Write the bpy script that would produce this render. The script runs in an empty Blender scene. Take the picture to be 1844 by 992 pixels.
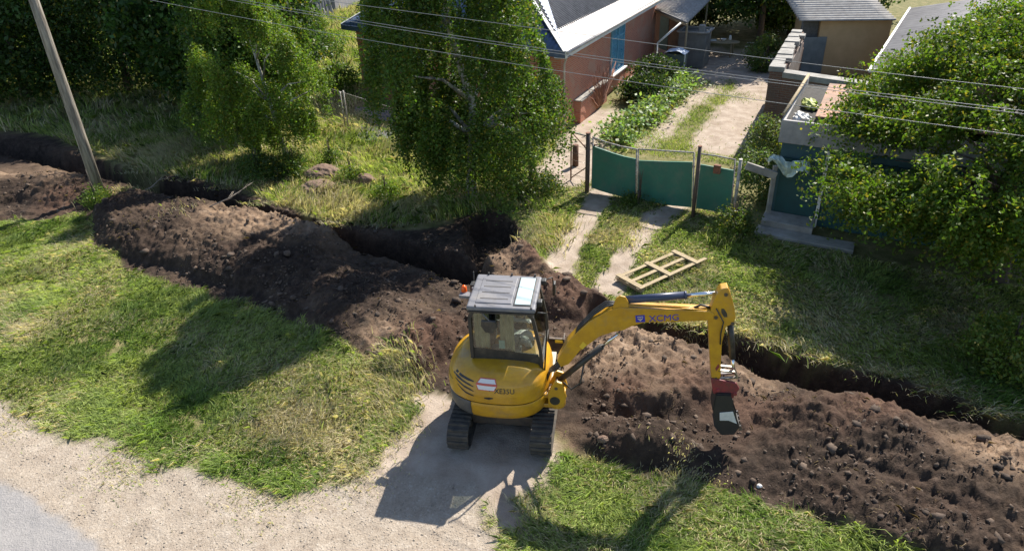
import bpy, bmesh, math, random
import numpy as np
from mathutils import Vector, Matrix
random.seed(7); RNG = np.random.default_rng(11)
S = bpy.context.scene
COL = S.collection
# ------------------------------------------------------------------ camera
F_PX, PITCH, ROLL, CAMH = 1270.0, math.radians(29.6), math.radians(2.0), 8.5
PW, PH = 1844, 992
fw = np.array([0, math.cos(PITCH), -math.sin(PITCH)]); rt0 = np.array([1., 0, 0]); up0 = np.cross(rt0, fw)
rt = rt0*math.cos(ROLL) - up0*math.sin(ROLL); up = up0*math.cos(ROLL) + rt0*math.sin(ROLL)
ORI = np.array([0, 0, CAMH])
cd = bpy.data.cameras.new('camera'); cam = bpy.data.objects.new('camera', cd); COL.objects.link(cam)
cd.sensor_width = 36; cd.lens = F_PX/PW*36; cd.clip_end = 2000; cd.clip_start = .1
cam.matrix_world = Matrix(((rt[0], up[0], -fw[0], 0), (rt[1], up[1], -fw[1], 0), (rt[2], up[2], -fw[2], CAMH), (0, 0, 0, 1)))
S.camera = cam
# ------------------------------------------------------------------ light
SH = np.array([-.60, -.79])                      # shadow of one metre of height
elev = math.atan(1/np.linalg.norm(SH)); azim = math.atan2(.60, .79)
w = bpy.data.worlds.new('World'); S.world = w; w.use_nodes = True
nt = w.node_tree; bg = nt.nodes['Background']; sky = nt.nodes.new('ShaderNodeTexSky')
sky.sky_type = 'NISHITA'; sky.sun_disc = False; sky.sun_elevation = elev; sky.sun_rotation = azim
sky.air_density = 1.0; sky.dust_density = .6
nt.links.new(sky.outputs[0], bg.inputs[0]); bg.inputs[1].default_value = .095
sd = bpy.data.lights.new('sun', 'SUN'); sd.energy = 5.0; sd.angle = math.radians(.5); sd.color = (1, .94, .84)
so = bpy.data.objects.new('sun', sd); COL.objects.link(so)
so.rotation_euler = Vector((-.60, -.79, -1)).to_track_quat('-Z', 'Y').to_euler(); so.location = (20, 30, 40)
S.view_settings.view_transform = 'Standard'; S.view_settings.look = 'None'
S.view_settings.exposure = 0.95; S.view_settings.gamma = 1; S.view_settings.use_curve_mapping = False
S.render.engine = 'CYCLES'
S.cycles.max_bounces = 6; S.cycles.transparent_max_bounces = 8

# ------------------------------------------------------------------ pixel helpers (photo pixel -> world)
def ray(x, y): return fw*F_PX + rt*(x-PW/2) - up*(y-PH/2)
def g(x, y, z=0.):
    d = ray(x, y); return (ORI + (z-CAMH)/d[2]*d)
def g2(pts, z=0.): return np.array([g(x, y, z)[:2] for x, y in pts])
def onplane(x, y, P, n):
    d = ray(x, y); t = ((np.array(P)-ORI)@n)/(d@n); return ORI+t*d

# ------------------------------------------------------------------ noise
def _h(ix, iy, s):
    n = (ix.astype(np.int64)*374761393 + iy.astype(np.int64)*668265263 + s*1274126177) & 0xffffffff
    n = ((n ^ (n >> 13))*1274126177) & 0xffffffff
    return ((n ^ (n >> 16)) & 0xffff)/65535.
def vn(x, y, s=0):
    x = np.asarray(x, float); y = np.asarray(y, float)
    ix = np.floor(x).astype(np.int64); iy = np.floor(y).astype(np.int64); fx = x-ix; fy = y-iy
    fx = fx*fx*(3-2*fx); fy = fy*fy*(3-2*fy)
    a = _h(ix, iy, s); b = _h(ix+1, iy, s); c = _h(ix, iy+1, s); d = _h(ix+1, iy+1, s)
    return (a*(1-fx)+b*fx)*(1-fy) + (c*(1-fx)+d*fx)*fy
def fbm(x, y, sc, oct=4, s=0, g_=.5):
    v = 0; a = 1; t = 0
    for k in range(oct):
        v = v + a*vn(x*sc+17.3*k, y*sc-9.1*k, s+k); t += a; a *= g_; sc *= 2.03
    return v/t
def sstep(a, b, x):
    t = np.clip((x-a)/(b-a), 0, 1); return t*t*(3-2*t)
def sdpoly(x, y, poly):                            # signed distance, negative inside
    P = np.asarray(poly); n = len(P); d = np.full(x.shape, 1e9); ins = np.zeros(x.shape, bool)
    for i in range(n):
        ax, ay = P[i]; bx, by = P[(i+1) % n]; ex, ey = bx-ax, by-ay
        t = np.clip(((x-ax)*ex+(y-ay)*ey)/(ex*ex+ey*ey+1e-12), 0, 1)
        d = np.minimum(d, np.hypot(x-ax-t*ex, y-ay-t*ey))
        if abs(ey) > 1e-12:
            c = ((ay > y) != (by > y)) & (x < ex*(y-ay)/ey+ax); ins ^= c
    return np.where(ins, -d, d)
def dline(x, y, L, vals=None):                     # distance to polyline, with an interpolated value
    L = np.asarray(L); d = np.full(x.shape, 1e9); v = np.zeros(x.shape)
    for i in range(len(L)-1):
        ax, ay = L[i]; ex, ey = L[i+1]-L[i]
        t = np.clip(((x-ax)*ex+(y-ay)*ey)/(ex*ex+ey*ey), 0, 1)
        q = np.hypot(x-ax-t*ex, y-ay-t*ey); m = q < d; d = np.where(m, q, d)
        if vals is not None: v = np.where(m, vals[i]*(1-t)+vals[i+1]*t, v)
    return (d, v) if vals is not None else d

# ------------------------------------------------------------------ land layout, traced on the ground
trench1 = g2([(-250, 215), (0, 262), (110, 290), (230, 318), (350, 348), (480, 392), (605, 425), (720, 452), (800, 476), (850, 492)])
trench2 = g2([(1095, 570), (1140, 583), (1225, 604), (1325, 630), (1445, 668), (1515, 686), (1635, 718), (1740, 755), (1844, 792), (2100, 880)])
pit = g2([(835, 400), (870, 384), (925, 400), (945, 440), (925, 470), (860, 480), (825, 450)])
soil_poly = g2([(-250, 400), (0, 402), (90, 398), (160, 385), (170, 432), (240, 487), (330, 515), (400, 540), (490, 562), (600, 620), (690, 672),
                (780, 700), (850, 720), (930, 720), (1000, 790), (1060, 835), (1120, 850), (1200, 858), (1260, 856), (1370, 892), (1500, 945), (1640, 1010), (1900, 1120),
                (2100, 1000), (2100, 860), (1844, 765), (1757, 732), (1657, 692), (1531, 658), (1461, 645), (1352, 602), (1290, 590), (1220, 578), (1140, 570),
                (1100, 545), (1050, 520), (985, 490), (950, 440), (935, 405), (880, 380), (835, 398), (755, 420), (629, 404), (560, 396), (487, 366), (430, 345), (347, 323), (262, 315), (216, 302), (148, 273), (85, 243), (0, 238), (-250, 195)])
gravel_poly = g2([(-700, 560), (-300, 650), (0, 722), (120, 780), (260, 830), (400, 865), (520, 893), (640, 862), (730, 850), (860, 870), (885, 930), (905, 1000), (930, 1400), (-700, 1400)])
road_poly = g2([(-900, 650), (-300, 760), (0, 868), (100, 925), (195, 995), (300, 1100), (500, 1400), (-900, 1400)])
apron_poly = g2([(640, 862), (680, 820), (720, 770), (745, 715), (770, 690), (850, 690), (1000, 740), (1010, 800), (985, 850), (930, 900), (960, 965), (890, 960), (870, 900), (700, 900)])
strip1 = g2([(1000, 500), (1020, 440), (1048, 400), (1075, 370), (1085, 345)])
strip2 = g2([(1095, 520), (1120, 470), (1150, 425), (1185, 390), (1215, 375)])
houseside = g2([(1088, 208), (1072, 228), (1040, 275), (1015, 320)])
yardtop = g2([(1160, 130), (1260, 110), (1370, 120)])
yard_poly = g2([(1060, 260), (1130, 190), (1200, 140), (1235, 120), (1420, 100), (1368, 262), (1330, 300), (1230, 280), (1150, 262)])
ystrip1 = g2([(1165, 262), (1215, 215), (1255, 180), (1300, 150)])
ystrip2 = g2([(1290, 262), (1320, 220), (1350, 175), (1365, 150), (1330, 130)])
ridges = [  # (polyline px, heights, radii)
    ([(-250, 330), (0, 350), (80, 345), (150, 350), (215, 352)], [.5, .5, .52, .5, .1], [1.4, 1.4, 1.3, 1.1, .6]),
    ([(215, 415), (270, 430), (350, 450), (450, 480), (540, 500)], [.25, .45, .55, .5, .4], [.9, 1.1, 1.2, 1.3, 1.2]),
    ([(300, 385), (420, 425), (500, 440), (590, 450)], [.25, .4, .45, .3], [.8, .9, .9, .8]),
    ([(540, 500), (640, 560), (720, 600)], [.4, .35, .3], [1.3, 1.4, 1.2]),
    ([(730, 640), (790, 610), (815, 600)], [.45, .55, .45], [.9, .9, .8]),
    ([(950, 540), (1005, 545), (1050, 550)], [.45, .6, .4], [1.0, .95, .8]),
    ([(900, 475), (940, 462), (985, 490)], [.3, .38, .3], [.55, .6, .6]),
    ([(1040, 690), (1100, 690), (1200, 700), (1270, 690)], [.35, .45, .42, .35], [.8, 1.0, 1.0, .9]),
    ([(1090, 630), (1170, 640), (1260, 660)], [.3, .38, .34], [.9, 1.0, .9]),
    ([(1015, 765), (1090, 785), (1170, 800), (1215, 815)], [.4, .5, .5, .3], [.55, .6, .6, .5]),
    ([(1360, 790), (1450, 775), (1540, 790), (1640, 840), (1760, 900), (1900, 960)], [.3, .45, .55, .55, .6, .6], [1.0, 1.15, 1.2, 1.25, 1.3, 1.3]),
    ([(1500, 850), (1600, 900), (1720, 970), (1900, 1040)], [.3, .4, .45, .45], [1.1, 1.2, 1.2, 1.2]),
    ([(1700, 820), (1800, 845), (1950, 890)], [.35, .5, .5], [.9, 1.0, 1.0]),
]
plateaus = [(g2([(1030, 700), (1050, 640), (1120, 605), (1230, 645), (1290, 680), (1290, 725), (1235, 745), (1150, 742), (1110, 718), (1050, 712)]), .42, .28),
    (g2([(185, 402), (250, 368), (330, 385), (450, 398), (600, 442), (560, 478), (450, 462), (330, 442), (215, 425)]), .55, .7)]
RID = [(g2(p), h, r) for p, h, r in ridges]
exc_c = np.array([-.15, 9.9])
def height(x, y, detail=True):
    x = np.asarray(x, float); y = np.asarray(y, float)
    wx = x + (fbm(x, y, 1.1, 3, 50)-.5)*.45; wy = y + (fbm(x, y, 1.1, 3, 60)-.5)*.45
    z = (fbm(x, y, .25, 3, 3)-.5)*.16
    flat = np.exp(-(((x-exc_c[0])/1.6)**2+((y-exc_c[1])/1.8)**2)**2)
    z = z*(1-flat) - flat*.0
    hp = np.zeros(x.shape)
    for L, hh, rr in RID:
        d, h = dline(wx, wy, L, hh); _, r = dline(wx, wy, L, rr)
        t = np.clip(1-d/r, 0, 1); hp = np.maximum(hp, h*(1-(1-t)**2.0)*sstep(0, .25, t)) if True else hp
    for pl_, ph_, pe_ in plateaus: hp = np.maximum(hp, ph_*sstep(pe_, -.12, sdpoly(wx, wy, pl_)))
    hp = hp*(.62+.62*fbm(x, y, .75, 2, 77))
    sd_ = sdpoly(wx, wy, soil_poly)
    inn = sstep(.15, -.12, sd_)
    hp = hp*sstep(.2, -.25, sd_)*(1-flat)
    bk = g(1312, 770); hp = hp*(1-.85*np.exp(-(((x-bk[0])/.55)**2+((y-bk[1]+.3)/.8)**2)))
    z = z+hp
    if detail:
        lump = fbm(x, y, 2.2, 5, 20, .6)-.5
        clod = np.abs(fbm(x, y, 6.5, 3, 30, .6)-.5)
        z = z + inn*(lump*.18 + (fbm(x, y, 9, 2, 33)-.5)*.09 + clod*.34*np.clip(hp*2.2+.25, 0, 1))*(1-.85*flat)
        z = z + (1-inn)*(fbm(x, y, 3, 3, 40)-.5)*.04
    for T, dep, hw in ((trench1, 1.05, .40), (trench2, .95, .40)):
        d = dline(wx*.6+x*.4, wy*.6+y*.4, T)
        m = sstep(hw+.16, hw-.10, d); z = z*(1-m) + m*(-dep+(lump*.3 if detail else 0))
    pd = sdpoly(wx, wy, pit); m = sstep(.0, -.35, pd); z = z*(1-m)+m*(-.55)
    return z
def masks(x, y):
    n1 = (fbm(x, y, 1.6, 4, 70)-.5); n2 = (fbm(x, y, 6, 3, 80)-.5)
    soil = sstep(.14, -.10, sdpoly(x, y, soil_poly)+n1*.5+n2*.25)
    gravel = sstep(.2, -.2, sdpoly(x, y, gravel_poly)+n1*.5+n2*.35)
    road = sstep(.10, -.10, sdpoly(x, y, road_poly)+n1*.15+n2*.14)
    ap = sstep(.2, -.2, sdpoly(x, y, apron_poly)+n1*.6+n2*.3)
    p = ap
    for L, hw in ((strip1, .38), (strip2, .36)):
        p = np.maximum(p, sstep(hw+.15, hw-.15, dline(x, y, L)+n1*.35+n2*.2))
    for L, hw in ((ystrip1, .42), (ystrip2, .95), (houseside, .95), (yardtop, 3.2)):
        p = np.maximum(p, sstep(hw+.2, hw-.2, dline(x, y, L)+n1*.6+n2*.4))
    p = p*(1-soil)
    return soil, gravel*(1-soil), road, p
# ------------------------------------------------------------------ materials
def M(name, col=(.5, .5, .5), rough=.7, metal=0, spec=.5, noise=0, nscale=8, bump=0, bscale=40, c2=None, coat=0):
    m = bpy.data.materials.new(name); m.use_nodes = True; t = m.node_tree; b = t.nodes['Principled BSDF']
    b.inputs['Base Color'].default_value = (*col, 1); b.inputs['Roughness'].default_value = rough
    b.inputs['Metallic'].default_value = metal; b.inputs['Specular IOR Level'].default_value = spec
    if coat: b.inputs['Coat Weight'].default_value = coat; b.inputs['Coat Roughness'].default_value = .15
    tc = t.nodes.new('ShaderNodeTexCoord')
    if noise or c2:
        nz = t.nodes.new('ShaderNodeTexNoise'); nz.inputs['Scale'].default_value = nscale; nz.inputs['Detail'].default_value = 6
        nz.inputs['Roughness'].default_value = .65
        t.links.new(tc.outputs['Object'], nz.inputs['Vector'])
        rp = t.nodes.new('ShaderNodeValToRGB'); rp.color_ramp.elements[0].position = .35; rp.color_ramp.elements[1].position = .68
        a = c2 if c2 else tuple(c*(1-noise) for c in col)
        rp.color_ramp.elements[0].color = (*a, 1); rp.color_ramp.elements[1].color = (*col, 1)
        t.links.new(nz.outputs[0], rp.inputs[0]); t.links.new(rp.outputs[0], b.inputs['Base Color'])
        mr = t.nodes.new('ShaderNodeMapRange'); mr.inputs[3].default_value = min(1, rough+.15); mr.inputs[4].default_value = max(.05, rough-.08)
        t.links.new(nz.outputs[0], mr.inputs[0]); t.links.new(mr.outputs[0], b.inputs['Roughness'])
    if bump:
        nb = t.nodes.new('ShaderNodeTexNoise'); nb.inputs['Scale'].default_value = bscale; nb.inputs['Detail'].default_value = 5
        t.links.new(tc.outputs['Object'], nb.inputs['Vector'])
        bp = t.nodes.new('ShaderNodeBump'); bp.inputs['Strength'].default_value = bump; bp.inputs['Distance'].default_value = .02
        t.links.new(nb.outputs[0], bp.inputs['Height']); t.links.new(bp.outputs[0], b.inputs['Normal'])
    return m
def leafmat(name, trans=.45, rough=.5):
    m = bpy.data.materials.new(name); m.use_nodes = True; t = m.node_tree; b = t.nodes['Principled BSDF']
    at = t.nodes.new('ShaderNodeAttribute'); at.attribute_name = 'tint'
    b.inputs['Roughness'].default_value = rough; b.inputs['Specular IOR Level'].default_value = .35
    tr = t.nodes.new('ShaderNodeBsdfTranslucent'); mx = t.nodes.new('ShaderNodeMixShader'); mx.inputs[0].default_value = trans
    hs = t.nodes.new('ShaderNodeMix'); hs.data_type = 'RGBA'; hs.blend_type = 'MULTIPLY'; hs.inputs[0].default_value = 1
    hs.inputs[7].default_value = (1.4, 1.45, .6, 1)
    t.links.new(at.outputs['Color'], b.inputs['Base Color']); t.links.new(at.outputs['Color'], hs.inputs[6]); t.links.new(hs.outputs[2], tr.inputs['Color'])
    t.links.new(b.outputs[0], mx.inputs[1]); t.links.new(tr.outputs[0], mx.inputs[2])
    t.links.new(mx.outputs[0], t.nodes['Material Output'].inputs[0]); return m
def glassmat(name, tint=(.55, .6, .58), k=.25):
    m = bpy.data.materials.new(name); m.use_nodes = True; t = m.node_tree; t.nodes.remove(t.nodes['Principled BSDF'])
    a = t.nodes.new('ShaderNodeBsdfTransparent'); a.inputs[0].default_value = (*tint, 1)
    gl = t.nodes.new('ShaderNodeBsdfGlossy'); gl.inputs['Roughness'].default_value = .03
    fr = t.nodes.new('ShaderNodeLayerWeight'); fr.inputs[0].default_value = k
    mx = t.nodes.new('ShaderNodeMixShader'); t.links.new(fr.outputs['Facing'], mx.inputs[0])
    t.links.new(a.outputs[0], mx.inputs[1]); t.links.new(gl.outputs[0], mx.inputs[2]); t.links.new(mx.outputs[0], t.nodes['Material Output'].inputs[0]); return m
LEAF = leafmat('leaf'); GRASS = leafmat('grass_blade', .3, .6)
[n for n in GRASS.node_tree.nodes if n.type == 'MIX'][0].inputs[7].default_value = (1.3, 1.4, .62, 1)
YEL = M('yellow_paint', (.62, .33, .015), .34, spec=.5, c2=(.48, .24, .015), nscale=5, coat=.3, bump=.04, bscale=12)
BLK = M('black_paint', (.02, .02, .022), .45, c2=(.035, .033, .03), nscale=9)
RUB = M('rubber', (.025, .025, .025), .85, c2=(.10, .08, .06), nscale=6, bump=.3, bscale=30)
STL = M('worn_steel', (.35, .33, .31), .35, metal=.8, c2=(.16, .13, .11), nscale=12)
CHR = M('chrome_rod', (.8, .8, .82), .15, metal=1)
DST = M('dark_steel', (.06, .055, .05), .5, metal=.3, c2=(.14, .10, .07), nscale=8)
GRY = M('grey_roof_paint', (.18, .18, .20), .45, c2=(.14, .138, .15), nscale=5)
REDP = M('red_paint', (.30, .03, .04), .5, c2=(.16, .04, .04), nscale=14)
WHT = M('white_paint', (.78, .77, .74), .55, c2=(.62, .60, .56), nscale=5)
BLU = M('blue_paint', (.02, .03, .42), .4)
ORG = M('orange_lens', (.9, .12, .01), .2)
CUR = M('curtain', (.66, .58, .38), .9, c2=(.50, .42, .26), nscale=7)
def dusty(m, col, lo=.52, hi=.72, amt=.55, sc=2.2):
    t = m.node_tree; b = t.nodes['Principled BSDF']; src = b.inputs['Base Color'].links[0].from_socket; L = t.links
    tc = t.nodes.new('ShaderNodeTexCoord'); n1 = t.nodes.new('ShaderNodeTexNoise'); n1.inputs['Scale'].default_value = sc; n1.inputs['Detail'].default_value = 9; n1.inputs['Roughness'].default_value = .72
    L.new(tc.outputs['Object'], n1.inputs['Vector']); mr = t.nodes.new('ShaderNodeMapRange'); mr.inputs[1].default_value = lo; mr.inputs[2].default_value = hi; mr.inputs[4].default_value = amt
    L.new(n1.outputs[0], mr.inputs[0]); mx = t.nodes.new('ShaderNodeMix'); mx.data_type = 'RGBA'; mx.inputs[7].default_value = (*col, 1)
    L.new(mr.outputs[0], mx.inputs[0]); L.new(src, mx.inputs[6]); L.new(mx.outputs[2], b.inputs['Base Color'])
dusty(YEL, (.30, .22, .13)); dusty(BLK, (.20, .16, .12), .5, .75, .5, 5); dusty(GRY, (.34, .30, .25), .5, .75, .5, 3)
GLS = glassmat('cab_glass', (.72, .76, .73), .16)
GLR = M('sunroof_glass', (.03, .04, .045), .04, spec=1, coat=1)
WOOD = M('weathered_wood', (.42, .33, .20), .8, c2=(.26, .20, .12), nscale=9, bump=.3)
POLE = M('pole_wood', (.38, .34, .28), .85, c2=(.12, .10, .08), nscale=1.6, bump=.8, bscale=4)
CONC = M('concrete', (.36, .34, .31), .9, c2=(.22, .21, .19), nscale=3, bump=.4)
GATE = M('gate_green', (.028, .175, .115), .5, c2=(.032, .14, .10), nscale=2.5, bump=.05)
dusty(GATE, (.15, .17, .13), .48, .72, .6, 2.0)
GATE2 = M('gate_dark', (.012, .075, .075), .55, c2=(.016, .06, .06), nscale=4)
GWH = M('gate_frame_white', (.55, .54, .51), .6, c2=(.22, .17, .13), nscale=14)
RUST = M('rust', (.26, .10, .05), .85, c2=(.10, .06, .045), nscale=7, bump=.2)
BARK = M('bark', (.13, .10, .075), .9, c2=(.06, .048, .04), nscale=7, bump=.7, bscale=14)
BIRCH = M('birch_bark', (.62, .60, .55), .7, c2=(.08, .07, .06), nscale=4, bump=.4)
SLATE = M('slate_sheet', (.26, .25, .25), .8, c2=(.16, .15, .155), nscale=4)
SLATG = M('grey_sheet', (.42, .40, .37), .85, c2=(.28, .26, .24), nscale=4)
METW = M('pale_metal', (.56, .52, .49), .5, c2=(.38, .33, .30), nscale=3)
METB = M('sky_reflect_metal', (.10, .14, .24), .4, metal=.3, c2=(.07, .10, .17), nscale=4)  # blue base colour stands in for sky reflected on front roof and fascia
PLY = M('plywood', (.68, .47, .25), .75, c2=(.58, .39, .20), nscale=1.6)
ASPH = None
def brick(name, c1, c2, mort, patch=None):
    m = bpy.data.materials.new(name); m.use_nodes = True; t = m.node_tree; b = t.nodes['Principled BSDF']; b.inputs['Roughness'].default_value = .9
    uv = t.nodes.new('ShaderNodeUVMap'); br = t.nodes.new('ShaderNodeTexBrick')
    br.inputs['Color1'].default_value = (*c1, 1); br.inputs['Color2'].default_value = (*c2, 1); br.inputs['Mortar'].default_value = (*mort, 1)
    br.inputs['Scale'].default_value = 1; br.inputs['Brick Width'].default_value = .25; br.inputs['Row Height'].default_value = .077
    br.inputs['Mortar Size'].default_value = .013; br.inputs['Bias'].default_value = -.2
    t.links.new(uv.outputs[0], br.inputs['Vector'])
    nz = t.nodes.new('ShaderNodeTexNoise'); nz.inputs['Scale'].default_value = .9; nz.inputs['Detail'].default_value = 7; nz.inputs['Roughness'].default_value = .62
    t.links.new(uv.outputs[0], nz.inputs['Vector'])
    rp = t.nodes.new('ShaderNodeValToRGB'); rp.color_ramp.elements[0].position = .50; rp.color_ramp.elements[1].position = .60
    t.links.new(nz.outputs[0], rp.inputs[0])
    mx = t.nodes.new('ShaderNodeMix'); mx.data_type = 'RGBA'; mx.inputs[7].default_value = (*(patch or mort), 1)
    ml = t.nodes.new('ShaderNodeMath'); ml.operation = 'MULTIPLY'; ml.inputs[1].default_value = .75
    t.links.new(rp.outputs[0], ml.inputs[0]); t.links.new(ml.outputs[0], mx.inputs[0])
    t.links.new(br.outputs['Color'], mx.inputs[6]); t.links.new(mx.outputs[2], b.inputs['Base Color'])
    bp = t.nodes.new('ShaderNodeBump'); bp.inputs['Strength'].default_value = .5; bp.inputs['Distance'].default_value = .01
    t.links.new(br.outputs['Fac'], bp.inputs['Height']); bp.invert = True; t.links.new(bp.outputs[0], b.inputs['Normal'])
    return m
BRK = brick('red_brick', (.52, .17, .095), (.41, .125, .075), (.44, .28, .20), (.44, .27, .19))
BRK2 = brick('brown_brick', (.17, .085, .055), (.12, .06, .045), (.16, .12, .10), (.13, .09, .07))

def ground_material():
    m = bpy.data.materials.new('ground_surface'); m.use_nodes = True; t = m.node_tree; b = t.nodes['Principled BSDF']; L = t.links
    b.inputs['Roughness'].default_value = .95; b.inputs['Specular IOR Level'].default_value = .2
    tc = t.nodes.new('ShaderNodeTexCoord')
    def nz(sc, det=6, ro=.65):
        n = t.nodes.new('ShaderNodeTexNoise'); n.inputs['Scale'].default_value = sc; n.inputs['Detail'].default_value = det; n.inputs['Roughness'].default_value = ro
        L.new(tc.outputs['Object'], n.inputs['Vector']); return n.outputs[0]
    def ramp(fac, stops):
        r = t.nodes.new('ShaderNodeValToRGB'); e = r.color_ramp.elements
        e[0].position, e[0].color = stops[0][0], (*stops[0][1], 1); e[1].position, e[1].color = stops[-1][0], (*stops[-1][1], 1)
        for p, c in stops[1:-1]: q = e.new(p); q.color = (*c, 1)
        L.new(fac, r.inputs[0]); return r.outputs[0]
    def mix(f, a, c, blend='MIX'):
        x = t.nodes.new('ShaderNodeMix'); x.data_type = 'RGBA'; x.blend_type = blend; 
        if isinstance(f, float): x.inputs[0].default_value = f
        else: L.new(f, x.inputs[0])
        L.new(a, x.inputs[6]); L.new(c, x.inputs[7]); return x.outputs[2]
    def attr(n):
        a = t.nodes.new('ShaderNodeAttribute'); a.attribute_name = n; return a.outputs['Fac']
    grass = ramp(nz(2.5), [(.3, (.08, .09, .03)), (.5, (.16, .15, .06)), (.7, (.26, .21, .11))])
    fresh = ramp(nz(5, 8, .75), [(.3, (.018, .012, .009)), (.48, (.038, .026, .019)), (.62, (.065, .044, .032)), (.75, (.125, .09, .068))])
    red = ramp(nz(4, 8, .7), [(.3, (.06, .033, .023)), (.6, (.13, .074, .05)), (.75, (.21, .14, .10))])
    dry = ramp(nz(3.5, 8, .7), [(.3, (.13, .083, .053)), (.55, (.24, .165, .11)), (.75, (.36, .27, .195))])
    path = ramp(nz(2.2, 7, .6), [(.3, (.27, .21, .16)), (.55, (.38, .31, .25)), (.75, (.46, .39, .32))])
    vo = t.nodes.new('ShaderNodeTexVoronoi'); vo.inputs['Scale'].default_value = 38; vo.inputs['Randomness'].default_value = 1
    L.new(tc.outputs['Object'], vo.inputs['Vector'])
    peb = ramp(vo.outputs['Color'], [(.08, (.14, .12, .10)), (.3, (.30, .25, .20)), (.7, (.42, .36, .29)), (.95, (.66, .62, .56))])
    gbase = ramp(nz(3, 7, .6), [(.3, (.27, .215, .165)), (.5, (.33, .272, .213)), (.7, (.40, .34, .275))])
    gravel = mix(.24, gbase, peb)
    soilc = mix(attr('dry'), fresh, dry); soilc = mix(attr('red'), soilc, red)
    c = mix(attr('path'), grass, path); c = mix(attr('gravel'), c, gravel); tar = ramp(nz(9, 8, .8), [(.25, (.23, .22, .212)), (.55, (.285, .27, .262)), (.8, (.36, .335, .32))]); c = mix(attr('tarmac'), c, tar); c = mix(attr('soil'), c, soilc)
    L.new(c, b.inputs['Base Color'])
    ad = t.nodes.new('ShaderNodeMath'); ad.operation = 'ADD'; L.new(nz(18, 7, .75), ad.inputs[0]); vs = t.nodes.new('ShaderNodeMath'); vs.operation = 'MULTIPLY'; vs.inputs[1].default_value = .25; L.new(vo.outputs['Distance'], vs.inputs[0]); L.new(vs.outputs[0], ad.inputs[1])
    bp = t.nodes.new('ShaderNodeBump'); bp.inputs['Strength'].default_value = .8; bp.inputs['Distance'].default_value = .03
    L.new(ad.outputs[0], bp.inputs['Height']); L.new(bp.outputs[0], b.inputs['Normal'])
    return m
GROUND = ground_material()
def asphalt():
    m = M('asphalt', (.27, .255, .25), .9, c2=(.20, .19, .19), nscale=2.5, bump=.3, bscale=90); return m
ASPH = asphalt()

for m_ in (POLE, WOOD):
    t_ = m_.node_tree; tc_ = [n for n in t_.nodes if n.type == 'TEX_COORD'][0]
    mp = t_.nodes.new('ShaderNodeMapping'); mp.inputs['Scale'].default_value = (9, 9, .9) if m_ is POLE else (1, 5, 5)
    for l in list(t_.links):
        if l.from_node == tc_: t_.links.new(mp.outputs[0], l.to_socket)
    t_.links.new(tc_.outputs['Object'], mp.inputs[0])
# ------------------------------------------------------------------ object helpers
def tag(o, label=None, cat=None, group=None, kind=None):
    for k, v in (('label', label), ('category', cat), ('group', group), ('kind', kind)):
        if v: o[k] = v
    return o
def empty(name, loc=(0, 0, 0), rz=0., label=None, cat=None, group=None):
    o = bpy.data.objects.new(name, None); COL.objects.link(o); o.location = loc; o.rotation_euler = (0, 0, rz); o.empty_display_size = .2
    return tag(o, label, cat, group)
def link(name, me, mat, parent=None):
    if mat and not me.materials: me.materials.append(mat)
    o = bpy.data.objects.new(name, me); COL.objects.link(o)
    if parent: o.parent = parent
    return o
def npmesh(name, V, nf, k, colors=None, faces=None, smooth=False):
    """V (n,3), faces (nf,k) or implicit consecutive k-gons"""
    me = bpy.data.meshes.new(name); V = np.ascontiguousarray(V, dtype=np.float32)
    if faces is None: faces = np.arange(nf*k, dtype=np.int32).reshape(nf, k)
    me.vertices.add(len(V)); me.vertices.foreach_set('co', V.ravel())
    me.loops.add(faces.size); me.loops.foreach_set('vertex_index', np.ascontiguousarray(faces, dtype=np.int32).ravel())
    me.polygons.add(len(faces)); me.polygons.foreach_set('loop_start', np.arange(0, faces.size, faces.shape[1], dtype=np.int32))
    me.update(calc_edges=True)
    if smooth: me.polygons.foreach_set('use_smooth', np.ones(len(faces), bool))
    if colors is not None:
        a = me.attributes.new('tint', 'FLOAT_COLOR', 'POINT')
        c = np.ones((len(V), 4), np.float32); c[:, :3] = colors; a.data.foreach_set('color', c.ravel())
    return me
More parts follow.
